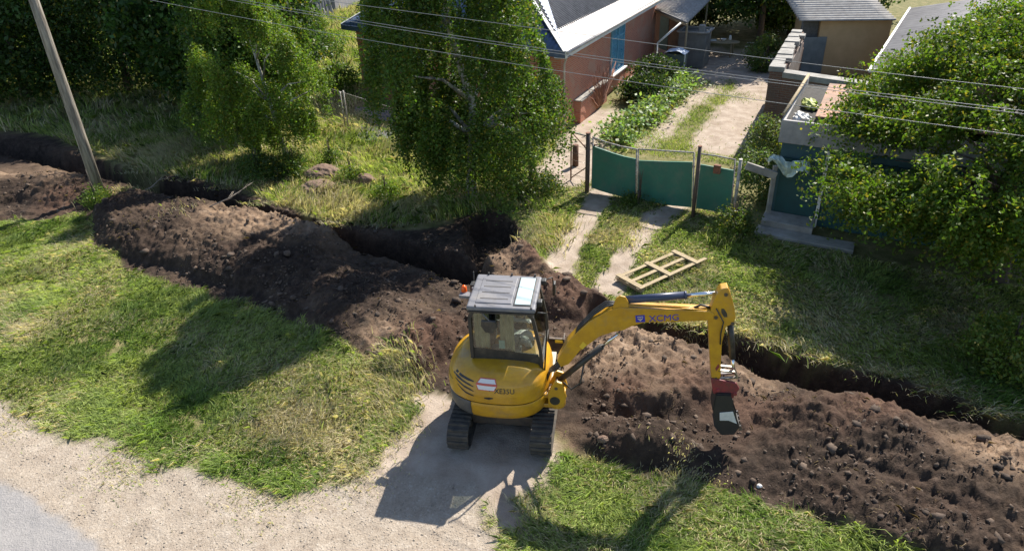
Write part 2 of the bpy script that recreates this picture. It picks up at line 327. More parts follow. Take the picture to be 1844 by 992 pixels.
class MB:
    def __init__(s): s.bm = bmesh.new()
    def box(s, lo, hi, mtx=None):
        lo = np.array(lo, float); hi = np.array(hi, float)
        r = bmesh.ops.create_cube(s.bm, size=1)['verts']
        for v in r:
            v.co = Vector(((lo[0]+hi[0])/2+v.co.x*(hi[0]-lo[0]), (lo[1]+hi[1])/2+v.co.y*(hi[1]-lo[1]), (lo[2]+hi[2])/2+v.co.z*(hi[2]-lo[2])))
            if mtx: v.co = mtx @ v.co
        return s
    def prism(s, poly, a, b, f):
        """poly list of 2D; f(u,v,w)->xyz; extruded w from a to b"""
        n = len(poly); A = [s.bm.verts.new(f(u, v, a)) for u, v in poly]; B = [s.bm.verts.new(f(u, v, b)) for u, v in poly]
        s.bm.faces.new(A); s.bm.faces.new(B[::-1])
        for i in range(n): s.bm.faces.new((A[i], B[i], B[(i+1) % n], A[(i+1) % n]))
        return s
    def tube(s, path, r, n=8, cap=True):
        P = [Vector(p) for p in path]; rs = r if hasattr(r, '__len__') else [r]*len(P); rings = []
        for i, p in enumerate(P):
            t = (P[min(i+1, len(P)-1)]-P[max(i-1, 0)]).normalized()
            u = t.orthogonal().normalized() if i == 0 else (pu - t*pu.dot(t)).normalized()
            pu = u; v = t.cross(u)
            rings.append([s.bm.verts.new(p+(u*math.cos(a)+v*math.sin(a))*rs[i]) for a in [2*math.pi*k/n for k in range(n)]])
        for a, b in zip(rings, rings[1:]):
            for k in range(n): s.bm.faces.new((a[k], a[(k+1) % n], b[(k+1) % n], b[k])).smooth = True
        if cap: s.bm.faces.new(rings[0][::-1]); s.bm.faces.new(rings[-1])
        return s
    def beam(s, a, b, wd, ht, upv=(0, 0, 1)):
        a = Vector(a); b = Vector(b); t = (b-a).normalized(); u = t.cross(Vector(upv))
        if u.length < 1e-4: u = t.orthogonal()
        u.normalize(); v = u.cross(t); V = []
        for p in (a, b):
            for i, j in ((-1, -1), (1, -1), (1, 1), (-1, 1)): V.append(s.bm.verts.new(p+u*i*wd/2+v*j*ht/2))
        for f in ((0, 1, 2, 3), (7, 6, 5, 4), (0, 4, 5, 1), (1, 5, 6, 2), (2, 6, 7, 3), (3, 7, 4, 0)): s.bm.faces.new([V[i] for i in f])
        return s
    def quad(s, *p):
        s.bm.faces.new([s.bm.verts.new(q) for q in p]); return s
    def build(s, name, mat, parent=None, bev=0, seg=2, uv=False, smooth=False):
        bmesh.ops.recalc_face_normals(s.bm, faces=s.bm.faces)
        if uv:
            lay = s.bm.loops.layers.uv.new('UVMap')
            for f in s.bm.faces:
                n = f.normal
                for l in f.loops:
                    c = l.vert.co
                    if abs(n.z) > .7: l[lay].uv = (c.x, c.y)
                    else:
                        d = Vector((-n.y, n.x, 0)).normalized(); l[lay].uv = (c.dot(d), c.z)
        me = bpy.data.meshes.new(name); s.bm.to_mesh(me); s.bm.free()
        if smooth:
            for p in me.polygons: p.use_smooth = True
        o = link(name, me, mat, parent)
        if bev:
            md = o.modifiers.new('b', 'BEVEL'); md.width = bev; md.segments = seg; md.limit_method = 'ANGLE'; md.angle_limit = math.radians(35)
        return o
def hz(x, y, detail=True): return float(height(np.array([x]), np.array([y]), detail)[0])

# ------------------------------------------------------------------ ground sheet
def axis(lo, f0, f1, hi, step, grow=1.09, mx=6.):
    a = list(np.arange(f0, f1, step)); s = step; v = a[-1]
    while v < hi: s = min(s*grow, mx); v += s; a.append(v)
    s = step; v = f0; pre = []
    while v > lo: s = min(s*grow, mx); v -= s; pre.append(v)
    return np.array(pre[::-1]+a)
XS = axis(-260, -14.5, 9.8, 260, .05); YS = axis(-40, 6.4, 21.5, 420, .05, 1.06)
GX, GY = np.meshgrid(XS, YS); nx, ny = len(XS), len(YS)
far = sstep(60, 110, np.hypot(GX, GY-20))
GZ = height(GX, GY)*(1-far)
soil, gravel, road, path = masks(GX, GY)
slope_y = np.gradient(height(GX, GY, False), axis=0)/np.gradient(GY, axis=0)
def bump_at(pts, rad):
    v = np.zeros(GX.shape)
    for (px, py), r in zip(pts, rad):
        q = g(px, py); v = np.maximum(v, np.exp(-(((GX-q[0])/r)**2+((GY-q[1])/(r*.8))**2)))
    return v
dryn = fbm(GX, GY, .9, 4, 91)
dry = np.clip(bump_at([(470, 430), (540, 435), (410, 410), (60, 320), (130, 330), (1150, 640), (1090, 660), (1220, 670), (1180, 620), (1790, 850), (250, 350), (930, 480), (1000, 800), (700, 620), (1350, 690)],
                      [1.2, 1.1, .9, 1.4, 1.2, 1.0, .9, .9, .9, .8, .9, .9, .5, .7, .6])*1.1 + (dryn-.55)*1.1, 0, 1)*np.clip((GZ+.25)*4, 0, 1)
red = np.clip(bump_at([(1240, 700), (1330, 740), (760, 630), (960, 480), (1560, 770), (120, 370), (1010, 550), (1130, 720)], [.8, .8, .8, .8, .7, .9, 1.0, .5])*.85 + (fbm(GX, GY, 1.7, 3, 96)-.55)*.6, 0, 1)
idx = np.arange(nx*ny).reshape(ny, nx)
Fq = np.stack([idx[:-1, :-1], idx[:-1, 1:], idx[1:, 1:], idx[1:, :-1]], -1).reshape(-1, 4)
def fm(A): return (A[:-1, :-1]+A[1:, 1:]+A[:-1, 1:]+A[1:, :-1]).reshape(-1)/4
fs, fg, fr, fp = fm(soil), fm(gravel), fm(road), fm(path)
dT = np.minimum(dline(GX, GY, trench1), dline(GX, GY, trench2)); fT = fm(dT)
cls = np.zeros(len(Fq), int)
cls[fp > .5] = 1; cls[fg > .5] = 2; cls[fr > .5] = 5; cls[fs > .5] = 3; cls[(fs > .4) & (fT < .55)] = 4
V = np.stack([GX, GY, GZ], -1).reshape(-1, 3)
# vertex normals of the whole sheet
dzx = np.gradient(GZ, axis=1)/np.gradient(GX, axis=1); dzy = np.gradient(GZ, axis=0)/np.gradient(GY, axis=0)
NRM = np.stack([-dzx, -dzy, np.ones_like(GZ)], -1).reshape(-1, 3); NRM /= np.linalg.norm(NRM, axis=1)[:, None]
for c, nm in ((0, 'ground'), (1, 'dirt_track'), (2, 'gravel_verge'), (3, 'spoil_heap'), (4, 'trench'), (5, 'road')):
    ff = Fq[cls == c]; us, inv = np.unique(ff, return_inverse=True)
    me = npmesh(nm, V[us], 0, 4, faces=inv.reshape(-1, 4), smooth=True)
    for an, arr in (('soil', soil), ('gravel', gravel), ('path', path), ('dry', dry), ('red', red), ('tarmac', road)):
        a = me.attributes.new(an, 'FLOAT', 'POINT'); a.data.foreach_set('value', np.ascontiguousarray(arr.reshape(-1)[us], dtype=np.float32))
    me.normals_split_custom_set_from_vertices(NRM[us].tolist())
    o = link(nm, me, GROUND); o['kind'] = 'structure'
# ------------------------------------------------------------------ grass, gravel, clods
def unit(v): return v/np.maximum(np.linalg.norm(v, axis=-1, keepdims=True), 1e-9)
GB = dict(V=[], C=[])
def blades(x, y, hgt, wid, col, lean=.5, z=None):
    n = len(x); z = height(x, y) if z is None else z
    a = RNG.uniform(0, 2*math.pi, n); wdx, wdy = np.cos(a)*wid/2, np.sin(a)*wid/2
    fa = fbm(x, y, .5, 2, 131)*9; ld = fa+RNG.normal(0, 1.0, n); lx, ly = np.cos(ld), np.sin(ld)
    ln = np.abs(RNG.normal(lean, .3, n))*hgt
    b = np.stack([x, y, z-.02], -1); wv = np.stack([wdx, wdy, np.zeros(n)], -1)
    m = b+np.stack([lx*ln*.35, ly*ln*.35, hgt*.6], -1); t = b+np.stack([lx*ln, ly*ln, hgt*np.clip(1-.25*ln/hgt, .4, 1)], -1)
    v = np.stack([b-wv, b+wv, m+wv*.8, t, m-wv*.8], 1)      # five-corner blade
    GB['V'].append(v.reshape(-1, 3))
    c = np.repeat(col[:, None, :], 5, 1)
    GB['C'].append(c.reshape(-1, 3))
def gcol(n, straw, x=None, y=None):
    gr = np.array([.17, .27, .05]); gy = np.array([.41, .47, .14]); st = np.array([.58, .50, .33]); dk = np.array([.08, .13, .04])
    u = RNG.uniform(0, 1, n)[:, None]
    if x is not None:
        k = fbm(x, y, .8, 3, 140)[:, None]; u = np.clip(u*.5+(k-.5)*1.8+.25, 0, 1)
    c = gr*(1-u)+gy*u; d = (RNG.uniform(0, 1, n) < .15)[:, None]; c = np.where(d, dk, c)
    s = (RNG.uniform(0, 1, n) < straw)[:, None]
    c = np.where(s, st*RNG.uniform(.7, 1.15, n)[:, None], c)
    return c*RNG.uniform(.75, 1.2, n)[:, None]
def scatter(poly, dens, thr=None):
    P = np.asarray(poly); lo = P.min(0); hi = P.max(0); n = int((hi-lo).prod()*dens)
    x = RNG.uniform(lo[0], hi[0], n); y = RNG.uniform(lo[1], hi[1], n); m = sdpoly(x, y, P) < 0; return x[m], y[m]
_sp = [((545, 770), 1.0, 1.), ((600, 795), .7, .9), (( 690, 715), .9, .7), ((640, 850), .6, .7), ((60, 600), .9, .35), ((330, 590), .9, .35), ((1000, 420), .7, .7), ((1110, 430), .6, .7), ((1250, 590), .8, .6), ((620, 375), .9, .9), ((740, 375), .7, .7), ((300, 280), .8, .9)]
def strawmap(x, y):
    v = np.zeros(x.shape)
    for p_, r_, a_ in _sp: q = g(*p_); v = np.maximum(v, a_*np.exp(-((x-q[0])**2+((y-q[1])/.8)**2)/r_**2))
    return v
def field(poly, dens, h, wd, straw, lean=.5, bare=.25, strawn=1.0):
    x, y = scatter(poly, dens); s, gv, r, p = masks(x, y)
    k = fbm(x, y, .9, 3, 150); k2 = fbm(x, y, 2.6, 3, 160)
    cover = (1-s)*(1-gv)*(1-p*.97)*(1-r)
    keep = RNG.uniform(0, 1, len(x)) < cover**1.6*np.clip((k2-.28)*5+1-bare, .12, 1)
    x, y, k, k2 = x[keep], y[keep], k[keep], k2[keep]
    dt = np.minimum(dline(x, y, trench1), dline(x, y, trench2)); q = dt > .5; x, y, k, k2 = x[q], y[q], k[q], k2[q]
    hh = h*np.clip(.35+1.4*k2, .3, 1.6)*RNG.uniform(.55, 1.25, len(x))
    st = np.clip(straw+(k-.5)*1.4*strawn+strawmap(x, y)*1.1, 0, .97)
    blades(x, y, hh, np.full(len(x), wd)*RNG.uniform(.7, 1.3, len(x)), gcol(len(x), st, x, y), lean)
lawn = g2([(-60, 395), (0, 395), (180, 380), (240, 470), (400, 520), (500, 555), (610, 615), (700, 670), (790, 690), (760, 760), (680, 850), (560, 900), (300, 860), (0, 740), (-60, 720)])
field(lawn, 2700, .13, .010, .17, 1.1)
lawn2 = g2([(985, 800), (1060, 830), (1200, 850), (1260, 850), (1400, 895), (1560, 960), (1700, 1020), (1500, 1060), (860, 1060), (870, 900), (930, 890), (985, 850)])
field(lawn2, 3200, .13, .009, .17, 1.1)
verge = g2([(950, 500), (940, 420), (900, 375), (1050, 330), (1330, 385), (1400, 440), (1844, 520), (1900, 780), (1660, 690), (1460, 640), (1350, 598), (1180, 570), (1090, 545), (1030, 515)])
field(verge, 1100, .13, .014, .24, 1.0)
back = g2([(-120, 235), (0, 233), (150, 268), (270, 310), (430, 340), (560, 390), (700, 410), (840, 395), (1000, 380), (1000, 260), (720, 235), (560, 170), (300, 120), (-120, 130)])
field(back, 420, .30, .02, .35, .6)
mead = g2([(470, 20), (700, 10), (700, 60), (650, 170), (640, 200), (560, 210), (440, 150)])
field(mead, 130, .5, .05, .35, .5, bare=0)
yardg = g2([(1060, 270), (1130, 200), (1250, 130), (1390, 130), (1370, 270), (1330, 300)])
field(yardg, 350, .10, .018, .12, .5)
wl = g2([(-200, 235), (-200, 60), (470, 20), (470, 140), (300, 240), (0, 240)])
field(wl, 60, .45, .045, .3, .5)
def tuft(px, py, rad, n, h, straw, wd=.012, tint=None):
    q = g(px, py); x = RNG.normal(q[0], rad/2, n); y = RNG.normal(q[1], rad/2, n); c = gcol(n, straw)
    blades(x, y, h*RNG.uniform(.5, 1.2, n), np.full(n, wd), c, .6)
for a in [(300, 285, .9, 2200, .45, .75), (280, 300, .7, 1200, .4, .8), (330, 265, .6, 900, .45, .7), (565, 350, .6, 900, .2, .9), (620, 372, .9, 1400, .22, .75), (700, 365, .9, 1400, .3, .6),
          (760, 375, .6, 1000, .32, .7), (640, 385, .8, 900, .2, .6), (520, 365, .3, 400, .2, .95), (700, 345, .45, 900, .4, .1), (655, 700, .8, 2400, .3, .7), (700, 690, .7, 1800, .28, .75), (640, 740, .6, 1600, .25, .8),
          (560, 770, .8, 4200, .12, .93), (500, 760, .7, 2500, .11, .95), (590, 800, .6, 2000, .12, .85), (640, 800, .6, 900, .12, .9), (700, 770, .6, 900, .14, .8), (60, 740, .8, 900, .08, .7), (240, 830, .8, 900, .09, .6), (480, 880, .8, 900, .08, .7), (640, 850, .7, 700, .08, .7), (180, 372, .3, 500, .4, .1), (235, 352, .5, 500, .2, .6), (1130, 410, .5, 700, .15, .75), (1000, 410, .6, 900, .3, .6),
          (980, 440, .6, 900, .3, .75), (1115, 440, .5, 700, .2, .6), (1290, 605, .6, 500, .18, .9), (1240, 590, .5, 400, .18, .9), (1370, 605, .5, 400, .2, .8), (1300, 430, .5, 700, .4, .2), (330, 410, .7, 60, .2, .95), (1230, 870, .6, 900, .12, .9), (1060, 850, .5, 500, .14, .8)]:
    tuft(*a)
for a in [(1175, 262, 1.0, 900, .12, .1), (1215, 258, 1.0, 900, .10, .1), (1240, 215, .8, 900, .08, .1), (1262, 195, .7, 700, .08, .15), (1285, 180, .7, 600, .08, .1), (1325, 175, .9, 700, .10, .1), (1300, 158, .7, 500, .10, .1), (1165, 240, .7, 500, .14, .1)]:
    tuft(*a)
for px, py in ((480, 368), (620, 404), (690, 408), (1200, 575), (1260, 584), (1320, 596), (1420, 625), (1500, 650), (1600, 672), (1700, 705), (1790, 742), (350, 323), (410, 340), (260, 310)):
    q = g(px, py); n = 160; x = RNG.normal(q[0], .35, n); y = RNG.normal(q[1], .10, n)
    c = gcol(n, .7); z = np.full(n, .02); blades(x, y, RNG.uniform(.05, .2, n), np.full(n, .012), c, 1.4, z)
x, y = scatter(np.clip(soil_poly, [-16, 5], [13, 26]), 55); s_, *_ = masks(x, y); k = (s_ > .5) & (fbm(x, y, 1.2, 3, 180) > .52) & (np.hypot(x-exc_c[0], y-exc_c[1]) > 1.5); x, y = x[k], y[k]; n = len(x)
blades(x, y, RNG.uniform(.04, .12, n), np.full(n, .007), np.array([.26, .19, .11])[None]*RNG.uniform(.4, 1.3, n)[:, None], 1.6)
Vg = np.concatenate(GB['V']); Cg = np.concatenate(GB['C']); print('blades', len(Vg)//5)
o = link('grass', npmesh('grass', Vg, len(Vg)//5, 5, Cg), GRASS)
tag(o, 'rough green and straw coloured grass over the verges and yard', 'grass', kind='stuff')

def rocks(name, x, y, sz, mat, label, cat, sink=.12, z=None):
    ico = [(0, 0, 1), (.894, 0, .447), (.276, .851, .447), (-.724, .526, .447), (-.724, -.526, .447), (.276, -.851, .447), (.724, .526, -.447), (-.276, .851, -.447), (-.894, 0, -.447), (-.276, -.851, -.447), (.724, -.526, -.447), (0, 0, -1)]
    F = [(0, 1, 2), (0, 2, 3), (0, 3, 4), (0, 4, 5), (0, 5, 1), (1, 6, 2), (2, 7, 3), (3, 8, 4), (4, 9, 5), (5, 10, 1), (6, 7, 2), (7, 8, 3), (8, 9, 4), (9, 10, 5), (10, 6, 1), (11, 7, 6), (11, 8, 7), (11, 9, 8), (11, 10, 9), (11, 6, 10)]
    I = np.array(ico); F = np.array(F); n = len(x)
    V = I[None]*(1+RNG.uniform(-.5, .45, (n, 12, 1)))*sz[:, None, None]*np.stack([RNG.uniform(.7, 1.4, n), RNG.uniform(.7, 1.4, n), RNG.uniform(.5, .9, n)], -1)[:, None]
    zz = height(x, y) if z is None else z
    V = V + np.stack([x, y, zz+sz*sink], -1)[:, None]
    FF = (F[None]+12*np.arange(n)[:, None, None]).reshape(-1, 3)
    o = link(name, npmesh(name, V.reshape(-1, 3), 0, 3, faces=FF), mat); return tag(o, label, cat, kind='stuff')
CLOD = M('clod_soil', (.14, .098, .070), .95, c2=(.035, .024, .018), nscale=1.5, bump=.5, bscale=30)
PEB = M('pebble', (.48, .40, .31), .9, c2=(.20, .17, .14), nscale=3)
x, y = scatter(np.clip(soil_poly, [-16, 5], [13, 26]), 150); s_, *_ = masks(x, y)
k = (s_ > .6) & (fbm(x, y, 1.3, 3, 170) > .53); x, y = x[k], y[k]; d = np.minimum(dline(x, y, trench1), dline(x, y, trench2)); k = d > .5
ec = np.hypot(x[k]-exc_c[0], y[k]-exc_c[1]) > 1.3; x = x[k][ec]; y = y[k][ec]
sz = np.clip(RNG.lognormal(-4.3, .55, len(x)), .006, .055)
rocks('soil_clods', x, y, sz, CLOD, 'loose dark clods scattered over the dug earth', 'soil')
x, y = scatter(np.clip(soil_poly, [-16, 5], [13, 26]), 2.2); s_, *_ = masks(x, y); d = np.minimum(dline(x, y, trench1), dline(x, y, trench2)); k = (s_ > .8) & (d > .55) & (np.hypot(x-exc_c[0], y-exc_c[1]) > 1.5); x, y = x[k], y[k]
rocks('broken_clods', x, y, RNG.uniform(.04, .10, len(x)), CLOD, 'larger broken lumps of earth lying on the spoil', 'soil', sink=-.1)
x, y = scatter(np.clip(gravel_poly, [-11, 6], [0, 12]), 330); _, gm, rm, _ = masks(x, y); k = (gm > .5) & (rm < .5); x, y = x[k], y[k]
rocks('gravel', x, y, np.clip(RNG.lognormal(-5.0, .45, len(x)), .003, .03), PEB, 'pale loose gravel along the road edge', 'gravel')

# ------------------------------------------------------------------ foliage
def leafquads(P, size, nb=None, flat=.0, col=None):
    n = len(P); nrm = unit(RNG.normal(0, 1, (n, 3))+np.array([0, 0, flat])+(nb if nb is not None else 0))
    t = unit(np.cross(nrm, RNG.normal(0, 1, (n, 3)))); b = np.cross(nrm, t); s = (size*RNG.uniform(.6, 1.3, n))[:, None]
    return np.stack([P-t*s*.62, P-b*s*.36-nrm*s*.06, P+t*s*.62, P+b*s*.36-nrm*s*.06], 1).reshape(-1, 3)
def tint(n, base, var=.3, yel=.1, yc=(.22, .20, .03)):
    c = np.array(base)[None]*RNG.uniform(1-var, 1+var, n)[:, None]
    c = c*(1+RNG.uniform(-.15, .15, (n, 3))); m = (RNG.uniform(0, 1, n) < yel)[:, None]
    return np.where(m, np.array(yc), c)
def tree(name, base, prof, ctr, nclus, per, size, col, label, cat, trunk_r=.13, style='bush', bark=BARK, drop=.8, group=None, limbs=9, yel=.06, gap=.38, seed=1, trunk_top=None, lobe=.34, hubs=0):
    """prof [(z, rx, ry)], ctr [(z, x, y)] give the envelope of the crown"""
    bx, by = base; bz = hz(bx, by, False); root = empty(name, (bx, by, bz), 0, label, cat, group)
    zz = np.array([p[0] for p in prof]); RX_ = np.array([p[1] for p in prof]); RY_ = np.array([p[2] for p in prof])
    cz = np.array([p[0] for p in ctr]); cx = np.array([p[1] for p in ctr]); cy = np.array([p[2] for p in ctr])
    z = RNG.uniform(zz[0], zz[-1], nclus*3); R = np.interp(z, zz, RX_); k = RNG.uniform(0, RX_.max(), len(z)) < R; z = z[k]
    a = RNG.uniform(0, 2*math.pi, len(z)); u = .28+.72*RNG.uniform(0, 1, len(z))**.55
    lob = 1+lobe*(fbm(a*1.6+seed*7, z*.9, 1.0, 3, 200+seed)-.5)*2
    rx_ = np.interp(z, zz, RX_)*u*lob; ry_ = np.interp(z, zz, RY_)*u*lob
    C = np.stack([np.interp(z, cz, cx)+np.cos(a)*rx_, np.interp(z, cz, cy)+np.sin(a)*ry_, z], -1)
    gapn = fbm(C[:, 0]*1.0+C[:, 2]*.7, C[:, 1]+C[:, 2]*.6, 1.1, 3, 210+seed); C = C[gapn > gap][:nclus]; a = a[gapn > gap][:nclus]
    if hubs:                                        # gather the sprays round the limb ends so that the crown breaks into clumps
        H_ = C[RNG.choice(len(C), min(hubs, len(C)), False)]; ni = np.array([np.argmin(((H_-c)**2*np.array([1, 1, .6])).sum(1)) for c in C]); pw = RNG.uniform(.45, .92, len(H_))[ni][:, None]
        C = H_[ni]+(C-H_[ni])*pw; C = C+(out_ := unit(H_[ni]-np.stack([np.interp(H_[ni][:, 2], cz, cx), np.interp(H_[ni][:, 2], cz, cy), H_[ni][:, 2]], -1)))*(RNG.uniform(-.1, .35, len(H_))[ni][:, None])
    m = len(C); out = np.stack([np.cos(a), np.sin(a), np.zeros(m)], -1)
    if style == 'weep':
        Ls = RNG.uniform(.35, 1.0, m)*drop; s = RNG.uniform(0, 1, (m, per))
        P = C[:, None]+out[:, None]*(.35*s*(1-s*.5))[..., None]*Ls[:, None, None]; P[..., 2] -= (s**1.3)*Ls[:, None]
        P = P+RNG.normal(0, .045, P.shape)
    elif style == 'arc':
        Ls = RNG.uniform(.5, 1.2, m)*drop; s = RNG.uniform(0, 1, (m, per)); el = RNG.uniform(-.1, .9, m)
        P = C[:, None]+out[:, None]*(s*Ls[:, None])[..., None]; P[..., 2] += s*Ls[:, None]*el[:, None]-(s**2)*Ls[:, None]*.55
        P = P+RNG.normal(0, .05, P.shape)
    else:
        P = C[:, None]+RNG.normal(0, 1, (m, per, 3))*np.array([.26, .26, .2])*drop
    P = P.reshape(-1, 3); P = P[P[:, 2] > .05]
    # crown tints vary clump by clump
    cl = fbm(P[:, 0]+P[:, 2], P[:, 1]-P[:, 2], 1.3, 2, 220+seed)
    V = leafquads(P, size, flat=.5); colr = tint(len(P), col, .3, yel)*(.65+.7*cl)[:, None]
    V = V-np.array([bx, by, bz])
    me = npmesh('crown', V, len(P), 4, np.repeat(colr, 4, 0)); link('crown', me, LEAF, root)
    mb = MB(); tt = trunk_top or zz[-1]*.85; pts = []; n = 9
    for i in range(n+1):
        f = i/n; pts.append(((np.interp(f*tt, cz, cx)-bx)*f**.7+.05*math.sin(f*7+seed), (np.interp(f*tt, cz, cy)-by)*f**.7+.05*math.cos(f*6+seed), f*tt-.1*(i == 0)))
    mb.tube(pts, [trunk_r*(1.25 if i == 0 else (1-.85*i/n)) for i in range(n+1)], 9)
    for j in range(limbs):
        f = random.uniform(.22, .9); q = Vector(pts[int(f*n)]); an = random.uniform(0, 6.28); zt = q.z+random.uniform(.3, 1.1); R1 = np.interp(min(zt, zz[-1]), zz, RX_)*.75
        e = Vector((np.interp(zt, cz, cx)-bx+math.cos(an)*R1, np.interp(zt, cz, cy)-by+math.sin(an)*R1, zt)); md = q.lerp(e, .5)+Vector((0, 0, .25))
        r0 = trunk_r*(1-f)*.6+.015; mb.tube([q, md, e], [r0, r0*.6, r0*.2], 6)
    mb.build('trunk', bark, root); return root

# big weeping birch by the drive
tree('birch_tree', (-1.2, 19.6), [(1.5, .9, .8), (2.0, 1.8, 1.5), (3.0, 2.45, 2.1), (4.2, 2.2, 2.1), (5.6, 1.95, 2.0), (7.2, 1.7, 1.8), (9, 1.2, 1.1), (10.6, .25, .25)],
     [(0, -1.2, 19.6), (2.0, -.7, 19.5), (3.0, -.6, 19.4), (4.4, -1.4, 19.4), (6, -1.6, 19.2), (10.6, -.4, 18.8)], 5600, 30, .072, (.078, .135, .022),
     'tall weeping birch with hanging leafy strands between trench and brick house', 'tree', .15, 'weep', BIRCH, 1.7, limbs=22, seed=1, gap=.40, lobe=.42, hubs=120)
tree('birch_tree', (-7.75, 23.55), [(1.2, .7, .6), (1.8, 1.9, 1.5), (2.6, 2.15, 1.8), (3.6, 1.8, 1.6), (5.2, 1.15, 1.2), (7.4, .3, .3)],
     [(0, -7.75, 23.55), (2, -7.95, 23.6), (3.4, -8.2, 23.6), (5.3, -8.5, 23.6), (7.4, -8.1, 23.4)], 2900, 28, .066, (.12, .19, .03),
     'smaller bright green birch left of the brick house with white crooked stem', 'tree', .09, 'weep', BIRCH, 1.1, limbs=14, seed=2, gap=.40, lobe=.45, hubs=50)
tree('cherry_tree', (11.2, 13.9), [(.9, .7, .7), (1.5, 2.1, 1.4), (2.5, 2.85, 1.9), (3.3, 2.75, 2.7), (4.1, 2.5, 3.4), (4.8, 1.9, 2.6), (5.5, .8, .9)],
     [(0, 11.2, 13.9), (1.2, 11.0, 13.9), (2.5, 10.65, 14.1), (3.3, 11.35, 15.0), (4.1, 12.0, 16.0), (4.8, 12.4, 16.0), (5.5, 13.0, 15.6)], 6200, 32, .074, (.095, .155, .02),
     'broad leafy fruit tree overhanging the dark green garage on the right', 'tree', .16, 'arc', BARK, 1.15, limbs=26, seed=3, yel=.10, gap=.36, lobe=.45, hubs=125)
for i, (bx, by, H, R, c, lb) in enumerate([
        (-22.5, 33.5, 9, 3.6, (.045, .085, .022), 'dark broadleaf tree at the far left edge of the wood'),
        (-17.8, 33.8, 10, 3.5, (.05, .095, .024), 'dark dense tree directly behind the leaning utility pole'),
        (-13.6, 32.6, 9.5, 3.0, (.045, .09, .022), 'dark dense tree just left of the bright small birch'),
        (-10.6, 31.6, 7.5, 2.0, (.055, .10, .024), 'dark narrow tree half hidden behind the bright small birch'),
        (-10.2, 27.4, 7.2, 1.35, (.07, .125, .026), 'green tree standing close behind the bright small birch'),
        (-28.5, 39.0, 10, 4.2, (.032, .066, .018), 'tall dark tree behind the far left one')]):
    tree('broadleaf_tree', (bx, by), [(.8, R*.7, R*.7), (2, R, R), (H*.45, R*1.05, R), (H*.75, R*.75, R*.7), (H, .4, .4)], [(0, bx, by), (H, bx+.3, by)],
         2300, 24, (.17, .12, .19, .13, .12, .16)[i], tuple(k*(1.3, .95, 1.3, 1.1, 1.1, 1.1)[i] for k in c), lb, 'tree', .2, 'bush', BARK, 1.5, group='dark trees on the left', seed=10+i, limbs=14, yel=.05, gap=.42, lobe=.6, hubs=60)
for i, (bx, by, H, R, c, lb) in enumerate([
        (13.9, 39.6, 9.5, 3.1, (.045, .085, .02), 'leafy tree behind the yard table and canopy'),
        (17.0, 45.5, 8, 3.2, (.07, .12, .022), 'sunlit green tree behind the striped shed roof'),
        (21.5, 47.0, 8, 3.2, (.06, .11, .02), 'leafy tree behind the far end of the striped shed roof'),
        (11.2, 44.5, 8, 3.0, (.045, .08, .018), 'dark tree closing the view behind the garden table'),
        (16.6, 42.0, 7, 2.4, (.08, .14, .024), 'bright green tree behind the left end of the striped shed'),
        (8.0, 49.0, 8, 3.4, (.045, .08, .018), 'dark tree beyond the corrugated canopy')]):
    tree('broadleaf_tree', (bx, by), [(.5 if i else 1.5, R*.6, R*.6), (1.5 if i else 2.3, R, R), (H*.5, R, R), (H*.8, R*.7, R*.7), (H, .4, .4)], [(0, bx, by), (H, bx, by)],
         1100, 24, .17, c, lb, 'tree', .18, 'bush', BARK, 1.2, group='trees beyond the gardens', seed=20+i, limbs=9, yel=.04, gap=.36, lobe=.5, hubs=45)
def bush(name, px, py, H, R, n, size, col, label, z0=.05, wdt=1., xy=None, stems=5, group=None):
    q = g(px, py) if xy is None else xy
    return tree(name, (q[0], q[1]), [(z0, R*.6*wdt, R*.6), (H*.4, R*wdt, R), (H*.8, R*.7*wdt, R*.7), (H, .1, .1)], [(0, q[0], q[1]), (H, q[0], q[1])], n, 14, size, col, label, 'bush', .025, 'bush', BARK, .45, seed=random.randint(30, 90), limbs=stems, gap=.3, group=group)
bush('leafy_bush', 1365, 360, 1.5, .75, 240, .075, (.10, .15, .06), 'pale flowering bush between the green gate and the garage')
bush('leafy_bush', 1370, 290, 1.5, .8, 220, .075, (.11, .15, .06), 'pale bush inside the yard at the foot of the brown brick wall')
bush('leafy_bush', 1318, 425, .8, .5, 160, .06, (.07, .11, .025), 'low bush in front of the right hand gate post')
bush('leafy_bush', 1810, 665, 1.0, .9, 320, .07, (.11, .16, .03), 'sunlit low bush at the right edge above the trench')
bush('leafy_bush', 470, 325, .9, .7, 260, .07, (.07, .12, .03), 'green bush below the small birch beside the trench')
bush('leafy_bush', 530, 318, .8, .5, 200, .06, (.09, .15, .03), 'fresh green sapling clump left of the earth lumps')
bush('leafy_bush', 632, 330, .55, .4, 140, .06, (.12, .18, .03), 'fresh green seedling clump right of the earth lumps')
bush('leafy_bush', 598, 300, .7, .25, 70, .06, (.10, .16, .03), 'thin sapling directly behind the earth lumps')
bush('leafy_bush', 697, 360, .45, .45, 180, .05, (.14, .21, .03), 'bright green low bush on the dry grass beside the trench')
bush('leafy_bush', 955, 350, .7, .9, 300, .06, (.06, .10, .025), 'dark green undergrowth at the foot of the tall birch', wdt=1.2)
bush('leafy_bush', 180, 370, .55, .35, 140, .05, (.10, .16, .03), 'green clump growing at the base of the utility pole')
bush('leafy_bush', 1395, 100, 1.6, 1.0, 240, .09, (.10, .15, .04), 'sunlit bush behind the end of the ruined brick wall', xy=g(1378, 128))
bush('leafy_bush', 1225, 360, .35, .5, 120, .05, (.09, .15, .03), 'low weeds under the middle gate post', xy=g(1150, 372))
bush('leafy_bush', 590, 130, 1.3, 1.0, 240, .09, (.10, .16, .03), 'sunlit bush in the meadow beside the house corner', xy=g(612, 168))
bush('leafy_bush', 560, 130, 1.6, 1.5, 340, .09, (.09, .15, .03), 'green bush in the meadow behind the small birch', xy=g(580, 110))
